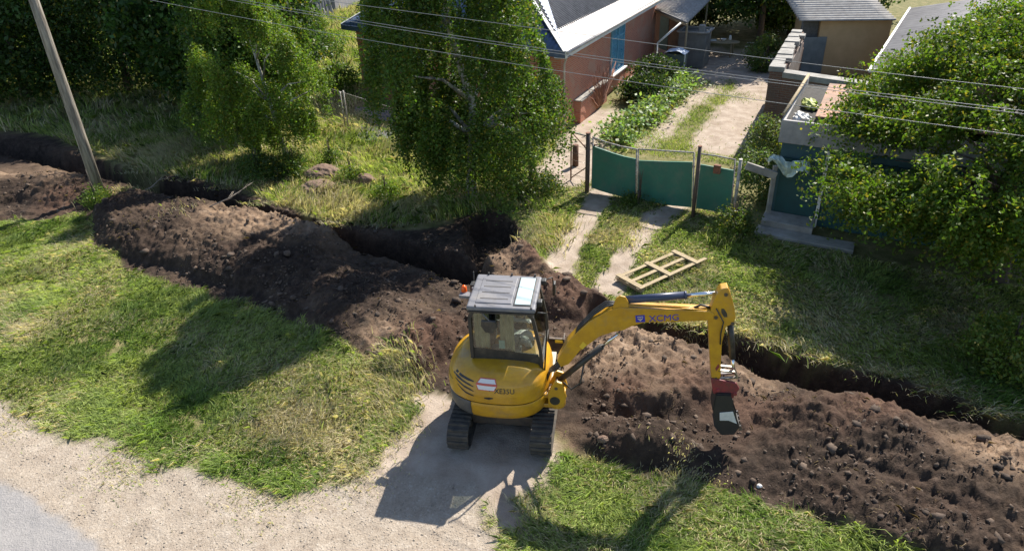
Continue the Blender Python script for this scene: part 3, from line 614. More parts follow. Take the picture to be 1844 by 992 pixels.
bush('leafy_bush', 560, 130, 1.6, 1.2, 300, .09, (.12, .18, .03), 'bright bush in the meadow below the picket pile', xy=g(560, 62))
bush('leafy_bush', 1160, 180, 1.1, 1.15, 420, .09, (.035, .065, .02), 'shrub with shade in its leaf colour against the brick wall below the blue window')  # very dark leaf green carries the shade beside the house
bush('leafy_bush', 1180, 150, 1.2, 1.2, 420, .09, (.035, .065, .02), 'shrub with shade in its leaf colour in front of the metal cabinet')  # leaves darkened to paint the shaded zone by the cabinet
# garden row: broad leaved plants
A0, A1 = g(1108, 262), g(1238, 150)
for i in range(17):
    f = i/16; px = A0[0]+(A1[0]-A0[0])*f+random.uniform(-.35, .35); py = A0[1]+(A1[1]-A0[1])*f+random.uniform(-.2, .2)
    side = ['nearest the gate', 'second from the gate', 'third from the gate'][i] if i < 3 else None
    root = empty('garden_plant', (px, py, hz(px, py, False)), 0, 'broad leaved green garden plant in the row beside the brick house', 'plant', 'garden plants in the row beside the house')
    n = 230; P = np.stack([RNG.normal(0, .36, n), RNG.normal(0, .36, n), np.abs(RNG.normal(.34, .18, n))], -1)
    link('foliage', npmesh('foliage', leafquads(P, .15, flat=1.2), n, 4, np.repeat(tint(n, (.18, .26, .09), .3, .03), 4, 0)), LEAF, root)
    mb = MB()
    for j in range(5): mb.tube([(0, 0, -.05), (random.uniform(-.2, .2), random.uniform(-.2, .2), .4)], [.012, .005], 5)
    mb.build('stem', BARK, root)

# ================================================================== BUILDINGS
sdir = np.array([.86, -.51]); sdir /= np.linalg.norm(sdir); ndir = np.array([.44, .898])
def v3(p, z): return (float(p[0]), float(p[1]), float(z))
def corrug(name, e0, e1, up_in, slope, Vlen, l0, l1, mat, parent, wave=.15, amp=.025, v0=0., v1=None, along=False):
    """roof plane: eave e0->e1 (3D), horizontal inward dir up_in, rise per metre slope; hips start l0 / end l1 metres along the eave"""
    e0 = np.array(e0, float); e1 = np.array(e1, float); L = np.linalg.norm(e1-e0); t = (e1-e0)/L
    ui = np.array([up_in[0], up_in[1], slope]); n = np.cross(t, ui); n /= np.linalg.norm(n); n = n if n[2] > 0 else -n
    us = np.arange(0, L+1e-6, wave/6 if not along else .5); V = []; F = []
    for i, u in enumerate(us):
        vm = Vlen*min(1, u/l0 if l0 > 0 else 1, (L-u)/l1 if l1 > 0 else 1)
        vm = max(min(vm, v1 if v1 else 1e9), 0); a = min(v0, vm)
        if along:
            m = int(Vlen/(wave/6)); 
            for k in range(m+1):
                v = Vlen*k/m; p = e0+t*u+ui*v+n*(math.sin(2*math.pi*v/wave)*amp); V.append(p)
                if i and k: b = i*(m+1)+k; F.append((b-1, b, b-m-1, b-m-2))
        else:
            off = n*(math.sin(2*math.pi*u/wave)*amp)
            V += [e0+t*u+ui*a+off, e0+t*u+ui*vm+off]
            if i: b = 2*i; F.append((b-2, b, b+1, b-1))
    me = bpy.data.meshes.new(name); me.from_pydata([tuple(p) for p in V], [], F); me.update()
    for p in me.polygons: p.use_smooth = True
    o = link(name, me, mat, parent); md = o.modifiers.new('s', 'SOLIDIFY'); md.thickness = .012; return o
def wallface(mb, a, b, z0, z1, th, inn):
    """wall slab from a to b (2D), thickness th towards inn"""
    P = [a, b, np.array(b)+np.array(inn)*th, np.array(a)+np.array(inn)*th]
    mb.prism([tuple(p) for p in P], z0, z1, lambda u, v, w: Vector((u, v, w)))

def brick_house():
    A = np.array([2.0, 25.6]); B = np.array([-6.45, 32.2]); D = A+ndir*13; Cc = B+ndir*13
    root = empty('brick_house', v3((A+B)/2, 0), 0, 'red brick house with white edged hipped roof behind the tall birch', 'house')
    off = Vector(root.location)
    def bl(mb, n, m, **k):
        for v in mb.bm.verts: v.co -= off
        return mb.build(n, m, root, **k)
    inn = -np.array([ndir[1], -ndir[0]])
    mb = MB(); mb.prism([tuple(A), tuple(B), tuple(Cc), tuple(D)], -.1, 3.0, lambda u, v, w: Vector((u, v, w)))
    bl(mb, 'wall', BRK, uv=True)
    # dentil course under the eave of the side wall and front
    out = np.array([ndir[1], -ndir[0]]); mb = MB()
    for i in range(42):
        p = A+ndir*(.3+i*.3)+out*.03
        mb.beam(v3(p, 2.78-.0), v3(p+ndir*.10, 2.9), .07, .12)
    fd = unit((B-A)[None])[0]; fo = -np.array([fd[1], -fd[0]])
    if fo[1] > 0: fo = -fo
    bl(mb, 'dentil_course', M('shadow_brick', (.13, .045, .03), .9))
    # plinth strip and outer ledge
    mb = MB(); wallface(mb, A+ndir*1.4+out*.002, A+ndir*4.6+out*.002, 0, .85, .28, out); bl(mb, 'ledge', BRK, uv=True)
    mb = MB(); wallface(mb, A+ndir*1.35+out*.002, A+ndir*4.65+out*.002, .853, .9, .33, out); bl(mb, 'ledge_coping', CONC)
    # eaves
    ov = .38; E0 = A+out*ov+fo*ov; E1 = B-out*ov+fo*ov; E3 = D+out*ov; E2 = Cc-out*ov
    ze = 3.06; Wd = np.linalg.norm(E1-E0); t = .62
    inr = -out; run = abs((E1-E0)@inr)/2
    def cg(nm, a, b, upd, sl, Vl, l0, l1, m, **k):
        o = corrug(nm, np.array(v3(a, ze))-np.array(off), np.array(v3(b, ze))-np.array(off), upd, sl, Vl, l0, l1, m, root, **k); return o
    cg('slate_roof', E0, E3, inr, t, run, run*.95, 0, SLATE, v0=.75, wave=.19, amp=.06)
    mb = MB()
    def pt(base, u, v, lift=0): q = base+ndir*u+inr*v; return Vector((q[0], q[1], ze+t*v+lift))
    Ls = np.linalg.norm(E3-E0)
    mb.quad(pt(E0, 0, 0), pt(E0, Ls, 0), pt(E0, Ls, .8, .01), pt(E0, .76, .8, .01)); o = bl(mb, 'eave_flashing', METW); md = o.modifiers.new('s', 'SOLIDIFY'); md.thickness = .02
    # white fascia and soffit, wide boards along the side eave
    mb = MB(); a = E0; b = E3
    mb.beam(v3(a+out*.02, ze-.10), v3(b+out*.02, ze-.10), .03, .24); mb.beam(v3(a-out*.2, ze-.215), v3(b-out*.2, ze-.215), .42, .02)
    bl(mb, 'fascia', WHT)
    mb = MB(); mb.tube([v3(E0+out*.09, ze-.02), v3(E3+out*.09, ze-.02)], .055, 8); mb.tube([v3(E0+out*.06+ndir*.15, ze-.05), v3(A+out*.08+ndir*.15, 2.5), v3(A+out*.08+ndir*.15, .1)], .04, 8)
    bl(mb, 'gutter', METW)
    # front plane
    fn = -fo; rf = run
    l = Wd/2
    cg('front_roof', E0, E1, fn, t, rf*1.0, l, l, METB, wave=.2, amp=.012)
    cg('back_roof', E2, E3, -fn, t, rf, l, l, SLATE)
    cg('far_roof', E1, E2, out, t, run, run*.95, 0, SLATE)
    mb = MB(); mb.beam(v3(E0+fo*.02, ze-.09), v3(E1+fo*.02, ze-.09), .03, .2); mb.beam(v3(E0-fo*.19, ze-.19), v3(E1-fo*.19, ze-.19), .42, .02); bl(mb, 'front_fascia', METB)
    # white hip cap
    apex = E0+ndir*rf*.98+inr*run; mb = MB(); mb.beam(v3(E0, ze+.03), v3(apex, ze+t*run+.05), .12, .035)
    apl = E1+ndir*rf*.98+out*run; mb.beam(v3(E1, ze+.03), v3(apl, ze+t*run+.05), .10, .035); bl(mb, 'hip_cap', WHT)
    # blue window on the side wall
    PA = np.array(v3(A, 0)); nn = np.array([out[0], out[1], 0])
    def side(px, py): q = onplane(px, py, PA, nn); return (q[:2]-A)@ndir, q[2]
    d0, zt = side(1113, 60); d1, _ = side(1129, 60); _, zb = side(1107, 122)
    d0, d1, zb, zt = 5.75, 7.5, .85, 2.68
    def sp(d, z, o_=0.): q = A+ndir*d+out*o_; return Vector((q[0], q[1], z))
    WF = M('blue_window_paint', (.16, .38, .52), .55, c2=(.10, .28, .40), nscale=6)
    mb = MB()
    for a_, b_ in (((d0, zb), (d0, zt)), ((d1, zb), (d1, zt)), ((d0, zt), (d1, zt)), ((d0, zb), (d1, zb)), (((d0+d1)/2, zb), ((d0+d1)/2, zt)), ((d0, zt-.4), (d1, zt-.4))):
        mb.beam(sp(*a_, .03), sp(*b_, .03), .08, .08, upv=(nn))
    wf = bl(mb, 'window', WF)
    mb = MB(); mb.prism([(d0, zb), (d1, zb), (d1, zt), (d0, zt)], .004, .02, lambda u, v, w_: sp(u, v, w_)); p = bl(mb, 'pane', M('blue_curtained_pane', (.12, .36, .50), .25, c2=(.07, .2, .3), nscale=3)); p.parent = wf
    mb = MB(); mb.beam(sp(d0-.15, zb-.06, .1), sp(d1+.15, zb-.06, .1), .24, .05, upv=(0, 0, 1)); s_ = bl(mb, 'sill', WHT); s_.parent = wf
    # street front windows
    for k, px in enumerate((0.9, 3.0, 5.6)):
        c = B-fd*px*1.0; 
        def fp_(d, z, o_=0.): q = c-fd*d+fo*o_; return Vector((q[0], q[1], z))
        mb = MB()
        for a_, b_ in (((0, .95), (0, 2.5)), ((1.0, .95), (1.0, 2.5)), ((0, 2.5), (1., 2.5)), ((0, .95), (1., .95)), ((.5, .95), (.5, 2.5)), ((0, 2.05), (1., 2.05))):
            mb.beam(fp_(*a_, .03), fp_(*b_, .03), .09, .09, upv=(fo[0], fo[1], 0))
        wf = bl(mb, 'window', WHT); mb = MB(); mb.prism([(0, .95), (1, .95), (1, 2.5), (0, 2.5)], .004, .02, lambda u, v, w_: fp_(u, v, w_)); p = bl(mb, 'pane', GLR); p.parent = wf
brick_house()
def vine():
    A = np.array([2.0, 25.6]); out = np.array([ndir[1], -ndir[0]]); q = A+ndir*3.6+out*.34
    o = empty('dry_climber', v3(q, 0), 0, 'leafless reddish climber spreading over the lower brick wall', 'climber'); r_ = random.Random(5); mb = MB()
    for k in range(46):
        p = Vector((0, 0, .1)); d = ndir*r_.uniform(-1, 1.1); up_ = r_.uniform(.5, 1); pts = [p+Vector((d[0]*.2, d[1]*.2, 0))]
        for j in range(5): p = pts[-1]+Vector((d[0]*.33+out[0]*r_.uniform(-.04, .05), d[1]*.33+out[1]*r_.uniform(-.04, .05), up_*.36+r_.uniform(-.15, .1))); pts.append(p)
        mb.tube(pts, [.024, .021, .018, .015, .012, .008], 4)
    mb.build('stem', M('climber_stem', (.36, .16, .10), .9, c2=(.24, .12, .08), nscale=5), o)
vine()

def yard_things():
    # corrugated canopy on posts
    c0 = g(1160, 10, 2.45); c1 = g(1237, 42, 2.3); dirv = (c1-c0); L = np.linalg.norm(dirv[:2]); 
    root = empty('lean_to_canopy', v3(c0, 0), 0, 'grey corrugated lean-to canopy on posts at the end of the brick house', 'canopy'); off = np.array([c0[0], c0[1], 0])
    far = c0+np.array([ndir[0], ndir[1], 0])*5; 
    o = corrug('roof_sheet', c0-off, c1-off, ndir, .05, 5.2, 0, 0, SLATG, root, wave=.24, amp=.06, along=True)
    mb = MB(); d = dirv/np.linalg.norm(dirv)
    for a_, b_ in ((.1, .1), (.96, .1), (.96, .95), (.1, .95)):
        q = c0-off+dirv*a_+np.array([ndir[0], ndir[1], .05])*5.2*b_; MB().tube([(q[0], q[1], -.05), (q[0], q[1], q[2]-.04)], .05, 8).build('post', WOOD, root)
    q0 = c0-off+np.array([0, 0, -.08]); mb = MB(); mb.beam(q0, c1-off+np.array([0, 0, -.08]), .06, .1); mb.build('front_rail', WOOD, root)
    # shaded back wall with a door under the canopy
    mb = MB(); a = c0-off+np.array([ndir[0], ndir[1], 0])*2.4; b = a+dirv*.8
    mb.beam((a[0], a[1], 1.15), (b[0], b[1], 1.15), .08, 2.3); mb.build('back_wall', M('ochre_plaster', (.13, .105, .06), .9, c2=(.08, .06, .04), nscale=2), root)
    mb = MB(); a2 = a+dirv*.15-np.array([ndir[0], ndir[1], 0])*.06; b2 = a2+dirv*.22; mb.beam((a2[0], a2[1], 1.0), (b2[0], b2[1], 1.0), .05, 2.0); mb.build('door', GATE2, root)
    # leaning white pole
    p1 = g(1226, 42, 2.25); p0 = at_y(1184, 78, p1[1]-.3); mb = MB(); 
    o = empty('leaning_pole', v3(p0, 0), 0, 'bright bare timber pole propped against the canopy corner', 'pole')
    mb.tube([(0, 0, p0[2]), (p1[0]-p0[0], p1[1]-p0[1], p1[2])], .05, 8).tube([(.0, 0, p0[2]+.02), (.02, .02, 0)], .03, 6); mb.build('shaft', WHT, o)
    # grey masonry tank
    q = g(1241, 122); root = empty('masonry_tank', v3(q, 0), math.atan2(-.45, .88), 'tall grey rendered masonry tank standing beside the canopy post', 'tank')
    mb = MB(); mb.box((-.65, 0, 0), (.65, 1.3, 1.62)); mb.build('body', M('grey_render', (.20, .195, .18), .9, c2=(.12, .12, .11), nscale=2), root, bev=.02)
    mb = MB()
    for a_, b_ in (((-.7, .0), (.7, .0)), ((.7, 0), (.7, 1.3)), ((-.7, 0), (-.7, 1.3)), ((-.7, 1.3), (.7, 1.3))): mb.beam((*a_, 1.66), (*b_, 1.66), .14, .07)
    mb.build('rim', CONC, root, bev=.01)
    mb = MB(); mb.box((.2, .3, 1.63), (.5, .6, 1.95)); mb.build('bucket_on_top', CONC, root, bev=.05)
    q = g(1212, 140); root = empty('metal_cabinet', v3(q, 0), math.atan2(-.45, .88), 'grey green metal cabinet with a pale blue sheet over its top', 'cabinet')
    mb = MB(); mb.box((-.45, 0, 0), (.45, .6, 1.05)); mb.build('body', M('green_grey_paint', (.16, .19, .16), .6, c2=(.10, .12, .10), nscale=3), root, bev=.02)
    mb = MB(); V_ = []; 
    for i in range(13):
        for j in range(9):
            x_ = -.5+i/12*1.0; y_ = -.1+j/8*.8; z_ = 1.09+.14*math.sin(i/12*math.pi)+.02*math.sin(j*1.7+i); V_.append(mb.bm.verts.new((x_, y_, z_)))
    for i in range(12):
        for j in range(8): mb.bm.faces.new((V_[i*9+j], V_[(i+1)*9+j], V_[(i+1)*9+j+1], V_[i*9+j+1])).smooth = True
    o = mb.build('cover_sheet', M('pale_blue_sheet', (.45, .52, .62), .6), root); o.modifiers.new('s', 'SOLIDIFY').thickness = .01
    mb = MB(); mb.beam((.47, -.02, 0), (.47, -.02, 1.1), .05, .05); mb.build('corner_post', WHT, root)
    # oval table
    q = g(1298, 74, .75); root = empty('oval_table', v3(q, 0), -.5, 'oval garden table with clutter on it in the shaded yard', 'table')
    mb = MB(); mb.prism([(math.cos(a)*.95, math.sin(a)*.5) for a in np.linspace(0, 2*math.pi, 29)[:-1]], .71, .76, lambda u, v, w_: Vector((u, v, w_))); mb.build('table_top', WOOD, root)
    for sx, sy in ((-.6, -.25), (.6, -.25), (.6, .25), (-.6, .25)): MB().tube([(sx, sy, 0), (sx, sy, .71)], .035, 7).build('leg', WOOD, root)
    q = np.array([q[0], q[1], 0.])
    for i, (dx, dy, nm, lb, ct) in enumerate(((-.45, .1, 'tray', 'pale tray lying on the left end of the oval table', 'tray'), (.1, -.1, 'bowl', 'bowl standing at the middle of the oval table', 'bowl'), (.5, .1, 'jug', 'small jug on the right end of the oval table', 'jug'))):
        mb = MB()
        if nm == 'tray': mb.box((-.22, -.14, 0), (.22, .14, .03))
        else: mb.tube([(0, 0, 0), (0, 0, .05), (0, 0, .11 if nm == 'bowl' else .22)], [.06, .12 if nm == 'bowl' else .08, .15 if nm == 'bowl' else .05], 12)
        o = mb.build(nm, WHT, bev=.004); o.location = (q[0]+dx, q[1]+dy, .762); tag(o, lb, ct)
    # bench and chair in the shade
    q = g(1270, 45); root = empty('garden_chair', v3(q, 0), .4, 'dark garden chair in the shade behind the oval table', 'chair')
    MB().box((-.25, -.25, .42), (.25, .25, .46)).build('seat', WOOD, root); MB().box((-.25, .22, .46), (.25, .26, 1.0)).build('backrest', WOOD, root)
    for sx in (-.22, .22):
        for sy in (-.22, .22): MB().box((sx-.025, sy-.025, 0), (sx+.025, sy+.025, .42)).build('leg', WOOD, root)
    # loose boards lying in the shaded yard
    for i, (px, py, l, r) in enumerate(((1354, 79, .5, -.2), (1348, 86, .4, .1), (1240, 138, 1.0, .8))):
        q = g(px, py); o = MB().box((-l/2, -.05, 0), (l/2, .05, .03)).build('loose_board', WHT); o.location = v3(q, .03+max(0, hz(q[0], q[1]))); o.rotation_euler = (0, 0, r)
        tag(o, ['pale short board lying in the shaded yard, the farther one', 'pale short board lying in the shaded yard, the nearer one', 'pale board on the ground at the top of the plant row'][i], 'board')
def at_y(x, y, Y):
    d = ray(x, y); t = (Y-ORI[1])/d[1]; return ORI+t*d
yard_things()

def brown_wall():
    P1 = g(1368, 250)[:2]; zt = 2.46; q = at_y(1385, 125, P1[1]); zt = q[2]
    far = g(1436, 45, zt)[:2]; L = np.linalg.norm(far-P1); d = (far-P1)/L; o_ = np.array([d[1], -d[0]])
    root = empty('ruined_brick_wall', v3(P1, 0), 0, 'roofless brown brick walls with broken pale top beside the yard', 'wall'); off = Vector(root.location)
    def bl(mb, n, m, **k):
        for v in mb.bm.verts: v.co -= off
        return mb.build(n, m, root, **k)
    mb = MB(); n = 16
    for i in range(n):
        a = P1+d*L*i/n; b = P1+d*L*(i+1)/n; z1 = zt-.05+random.uniform(-.08, .05)+(.0 if i < 13 else -.3*(i-12))
        wallface(mb, a, b, -.1, z1, .42, o_)
    bl(mb, 'side_wall', BRK2, uv=True)
    mb = MB()
    for i in range(13):
        a = P1+d*L*(i+.03)/n-o_*.05; b = P1+d*L*(i+.97)/n-o_*.05; wallface(mb, a, b, zt-.12+random.uniform(0, .05), zt+random.uniform(.04, .13), .5+random.uniform(-.12, .1), o_)
    bl(mb, 'coping', CONC, bev=.02)
    mb = MB(); sv = unit((g(1530, 152, zt)-g(1400, 133, zt))[None, :2])[0]; a = P1+o_*.425; wallface(mb, a, a+sv*5.6, -.1, zt-.25, .4, d); bl(mb, 'front_wall', BRK2, uv=True)
    mb = MB(); wallface(mb, a-d*.05, a+sv*5.4-d*.05, zt-.246, zt-.06, .5, d); bl(mb, 'lintel_beam', CONC, bev=.01)
    # plastered inner face
    mb = MB(); wallface(mb, P1+o_*.424+d*1, P1+o_*.424+d*L*.8, -.05, zt-.3, .03, o_); bl(mb, 'plaster_face', M('old_plaster', (.26, .22, .20), .9, c2=(.10, .065, .05), nscale=2.5), root and 0)if 0 else bl(mb, 'plaster_face', M('old_plaster', (.26, .22, .20), .9, c2=(.10, .065, .05), nscale=2.5))
brown_wall()

def garage():
    C0 = g(1378, 398)[:2]; zf = at_y(1409, 256, C0[1])[2]; ztp = at_y(1406, 216, C0[1])[2]; print('garage', C0, zf, ztp)
    dn = unit((g(1452, 136, ztp)-g(1408, 214, ztp))[None, :2])[0]; dep = np.linalg.norm((g(1452, 136, ztp)-g(1408, 214, ztp))[:2]); print('dep', dep, dn)
    dep = min(dep, 6.3); s_ = sdir; W_ = 6.2
    root = empty('garage', v3(C0, 0), 0, 'flat roofed garage with grey fascia and dark green doors under the fruit tree', 'garage'); off = Vector(root.location)
    def bl(mb, n, m, **k):
        for v in mb.bm.verts: v.co -= off
        return mb.build(n, m, root, **k)
    inn = dn
    mb = MB(); a = C0+s_*.08+dn*.25; mb.prism([tuple(a), tuple(a+s_*(W_-.2)), tuple(a+s_*(W_-.2)+dn*(dep-.3)), tuple(a+dn*(dep-.3))], -.1, zf, lambda u, v, w_: Vector((u, v, w_))); bl(mb, 'wall', M('teal_wall', (.05, .12, .14), .75, c2=(.04, .085, .10), nscale=2))
    mb = MB(); wallface(mb, C0, C0+s_*W_, zf+.002, ztp, .1, dn); wallface(mb, C0-s_*.0+dn*.1, C0+dn*(dep), zf+.002, ztp, .1, s_); bl(mb, 'fascia', M('grey_fascia', (.38, .36, .35), .75, c2=(.26, .25, .245), nscale=3), bev=.01)
    mb = MB(); a = C0+s_*.1+dn*.1; mb.prism([tuple(a), tuple(a+s_*(W_-.2)), tuple(a+s_*(W_-.2)+dn*(dep-.3)), tuple(a+dn*(dep-.3))], zf+.004, ztp-.22, lambda u, v, w_: Vector((u, v, w_))); bl(mb, 'roof_deck', M('dark_deck', (.05, .045, .04), .9, noise=.4))
    # raised rusty sheets
    mb = MB()
    for k, (u0, u1, v0_, v1_, dz) in enumerate(((.75, 1.75, .5, dep-.8, .0), (2.25, 3.3, .6, 2.6, .05), (3.4, 5, .6, dep-1, .02))):
        P_ = [C0+s_*u0+dn*v0_, C0+s_*u1+dn*v0_, C0+s_*u1+dn*v1_, C0+s_*u0+dn*v1_]; mb.prism([tuple(p) for p in P_], ztp+.02+dz, ztp+.05+dz, lambda u, v, w_: Vector((u, v, w_)))
    bl(mb, 'rusty_sheet', M('rusty_sheet', (.42, .21, .13), .8, c2=(.22, .16, .12), nscale=1.8))
    mb = MB()
    for k in range(24):
        p = C0+s_*random.uniform(1.6, 2.4)+dn*random.uniform(.8, dep-1.2); mb.beam(v3(p, ztp+.08+random.uniform(0, .06)), v3(p+s_*random.uniform(-.3, .3)+dn*random.uniform(-.3, .4), ztp+.1+random.uniform(0, .06)), .08, .03)
    bl(mb, 'roof_debris', M('rotten_wood', (.12, .095, .08), .9, c2=(.06, .05, .045), nscale=5))['kind'] = 'stuff'
    # doors
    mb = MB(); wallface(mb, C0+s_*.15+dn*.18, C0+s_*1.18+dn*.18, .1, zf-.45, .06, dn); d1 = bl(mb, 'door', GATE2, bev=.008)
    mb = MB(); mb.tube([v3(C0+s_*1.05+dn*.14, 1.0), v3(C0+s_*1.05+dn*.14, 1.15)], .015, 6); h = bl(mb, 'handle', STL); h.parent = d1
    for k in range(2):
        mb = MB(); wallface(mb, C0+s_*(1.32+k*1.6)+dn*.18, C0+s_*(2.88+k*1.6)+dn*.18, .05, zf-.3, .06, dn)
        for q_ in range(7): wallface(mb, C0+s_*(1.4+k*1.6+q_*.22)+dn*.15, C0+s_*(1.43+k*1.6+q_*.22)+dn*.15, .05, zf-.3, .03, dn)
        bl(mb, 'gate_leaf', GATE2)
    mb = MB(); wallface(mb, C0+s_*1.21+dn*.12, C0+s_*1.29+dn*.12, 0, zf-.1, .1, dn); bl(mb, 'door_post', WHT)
    mb = MB(); mb.prism([tuple(C0-s_*.05-dn*.02+dn*.15), tuple(C0+s_*1.25+dn*.15), tuple(C0+s_*1.25-dn*.55), tuple(C0-s_*.05-dn*.55)], -.1, .28, lambda u, v, w_: Vector((u, v, w_)))
    mb.prism([tuple(C0-s_*.12-dn*.56), tuple(C0+s_*2.3-dn*.56), tuple(C0+s_*2.3-dn*1.05), tuple(C0-s_*.12-dn*1.05)], -.1, .12, lambda u, v, w_: Vector((u, v, w_))); bl(mb, 'step', CONC, bev=.015)
    # things on the roof
    for k, (u, v, nm, lb, ct, m_) in enumerate(((.45, 2.1, 'plastic_sack', 'yellow green plastic sack lying in the gutter of the garage roof', 'sack', M('yellow_green_plastic', (.42, .46, .10), .5, noise=.3)), (.42, .75, 'crumpled_sheet', 'crumpled white sheet at the front left corner of the garage roof', 'sheet', WHT))):
        p = C0+s_*u+dn*v; mb = MB(); bmesh.ops.create_icosphere(mb.bm, subdivisions=3, radius=.26)
        for v_ in mb.bm.verts:
            r_ = .75+.5*random.random(); v_.co = Vector((v_.co.x*.7*r_, v_.co.y*1.3*r_, v_.co.z*.55*r_))
        o = mb.build(nm, m_); o.location = v3(p, ztp-.12); tag(o, lb, ct)
    a_ = g(1411, 206, ztp+.12); b_ = g(1456, 135, ztp+.12); o = empty('timber_pole', a_, 0, 'thin pale timber pole laid along the left edge of the garage roof', 'pole')
    MB().tube([(0, 0, 0), tuple((b_-a_)*.5+np.array([.03, 0, .05])), tuple(b_-a_)], .045, 7).build('shaft', WOOD, o)
    # torn plastic over the corner of the doors
    mb = MB(); n, m = 22, 10; c = C0+s_*(-.15)-dn*.12; vs = []
    for i in range(n+1):
        for j in range(m+1):
            u = i/n*1.05; v = j/m; kk = float(fbm(np.array([u*3.1]), np.array([v*1.3]), 2.2, 4, 400)[0])-.5; q = c+s_*(u+kk*.12)-dn*(.08*math.sin(u*5+v*2)+.10*v+kk*.5); vs.append(mb.bm.verts.new((q[0], q[1], 1.95-.14*u+.06*math.sin(u*9)+random.uniform(-.025, .025)-v*(.30-.14*math.sin(u*7+1)))))
    for i in range(n):
        for j in range(m): mb.bm.faces.new((vs[i*(m+1)+j], vs[(i+1)*(m+1)+j], vs[(i+1)*(m+1)+j+1], vs[i*(m+1)+j+1])).smooth = True
    o = mb.build('plastic_sheet', M('pale_green_plastic', (.58, .70, .64), .4, noise=.25, nscale=6, bump=.6, bscale=10)); o.modifiers.new('s', 'SOLIDIFY').thickness = .004
    tag(o, 'crumpled pale green plastic sheet hanging at the left corner of the garage door', 'sheet')
garage()

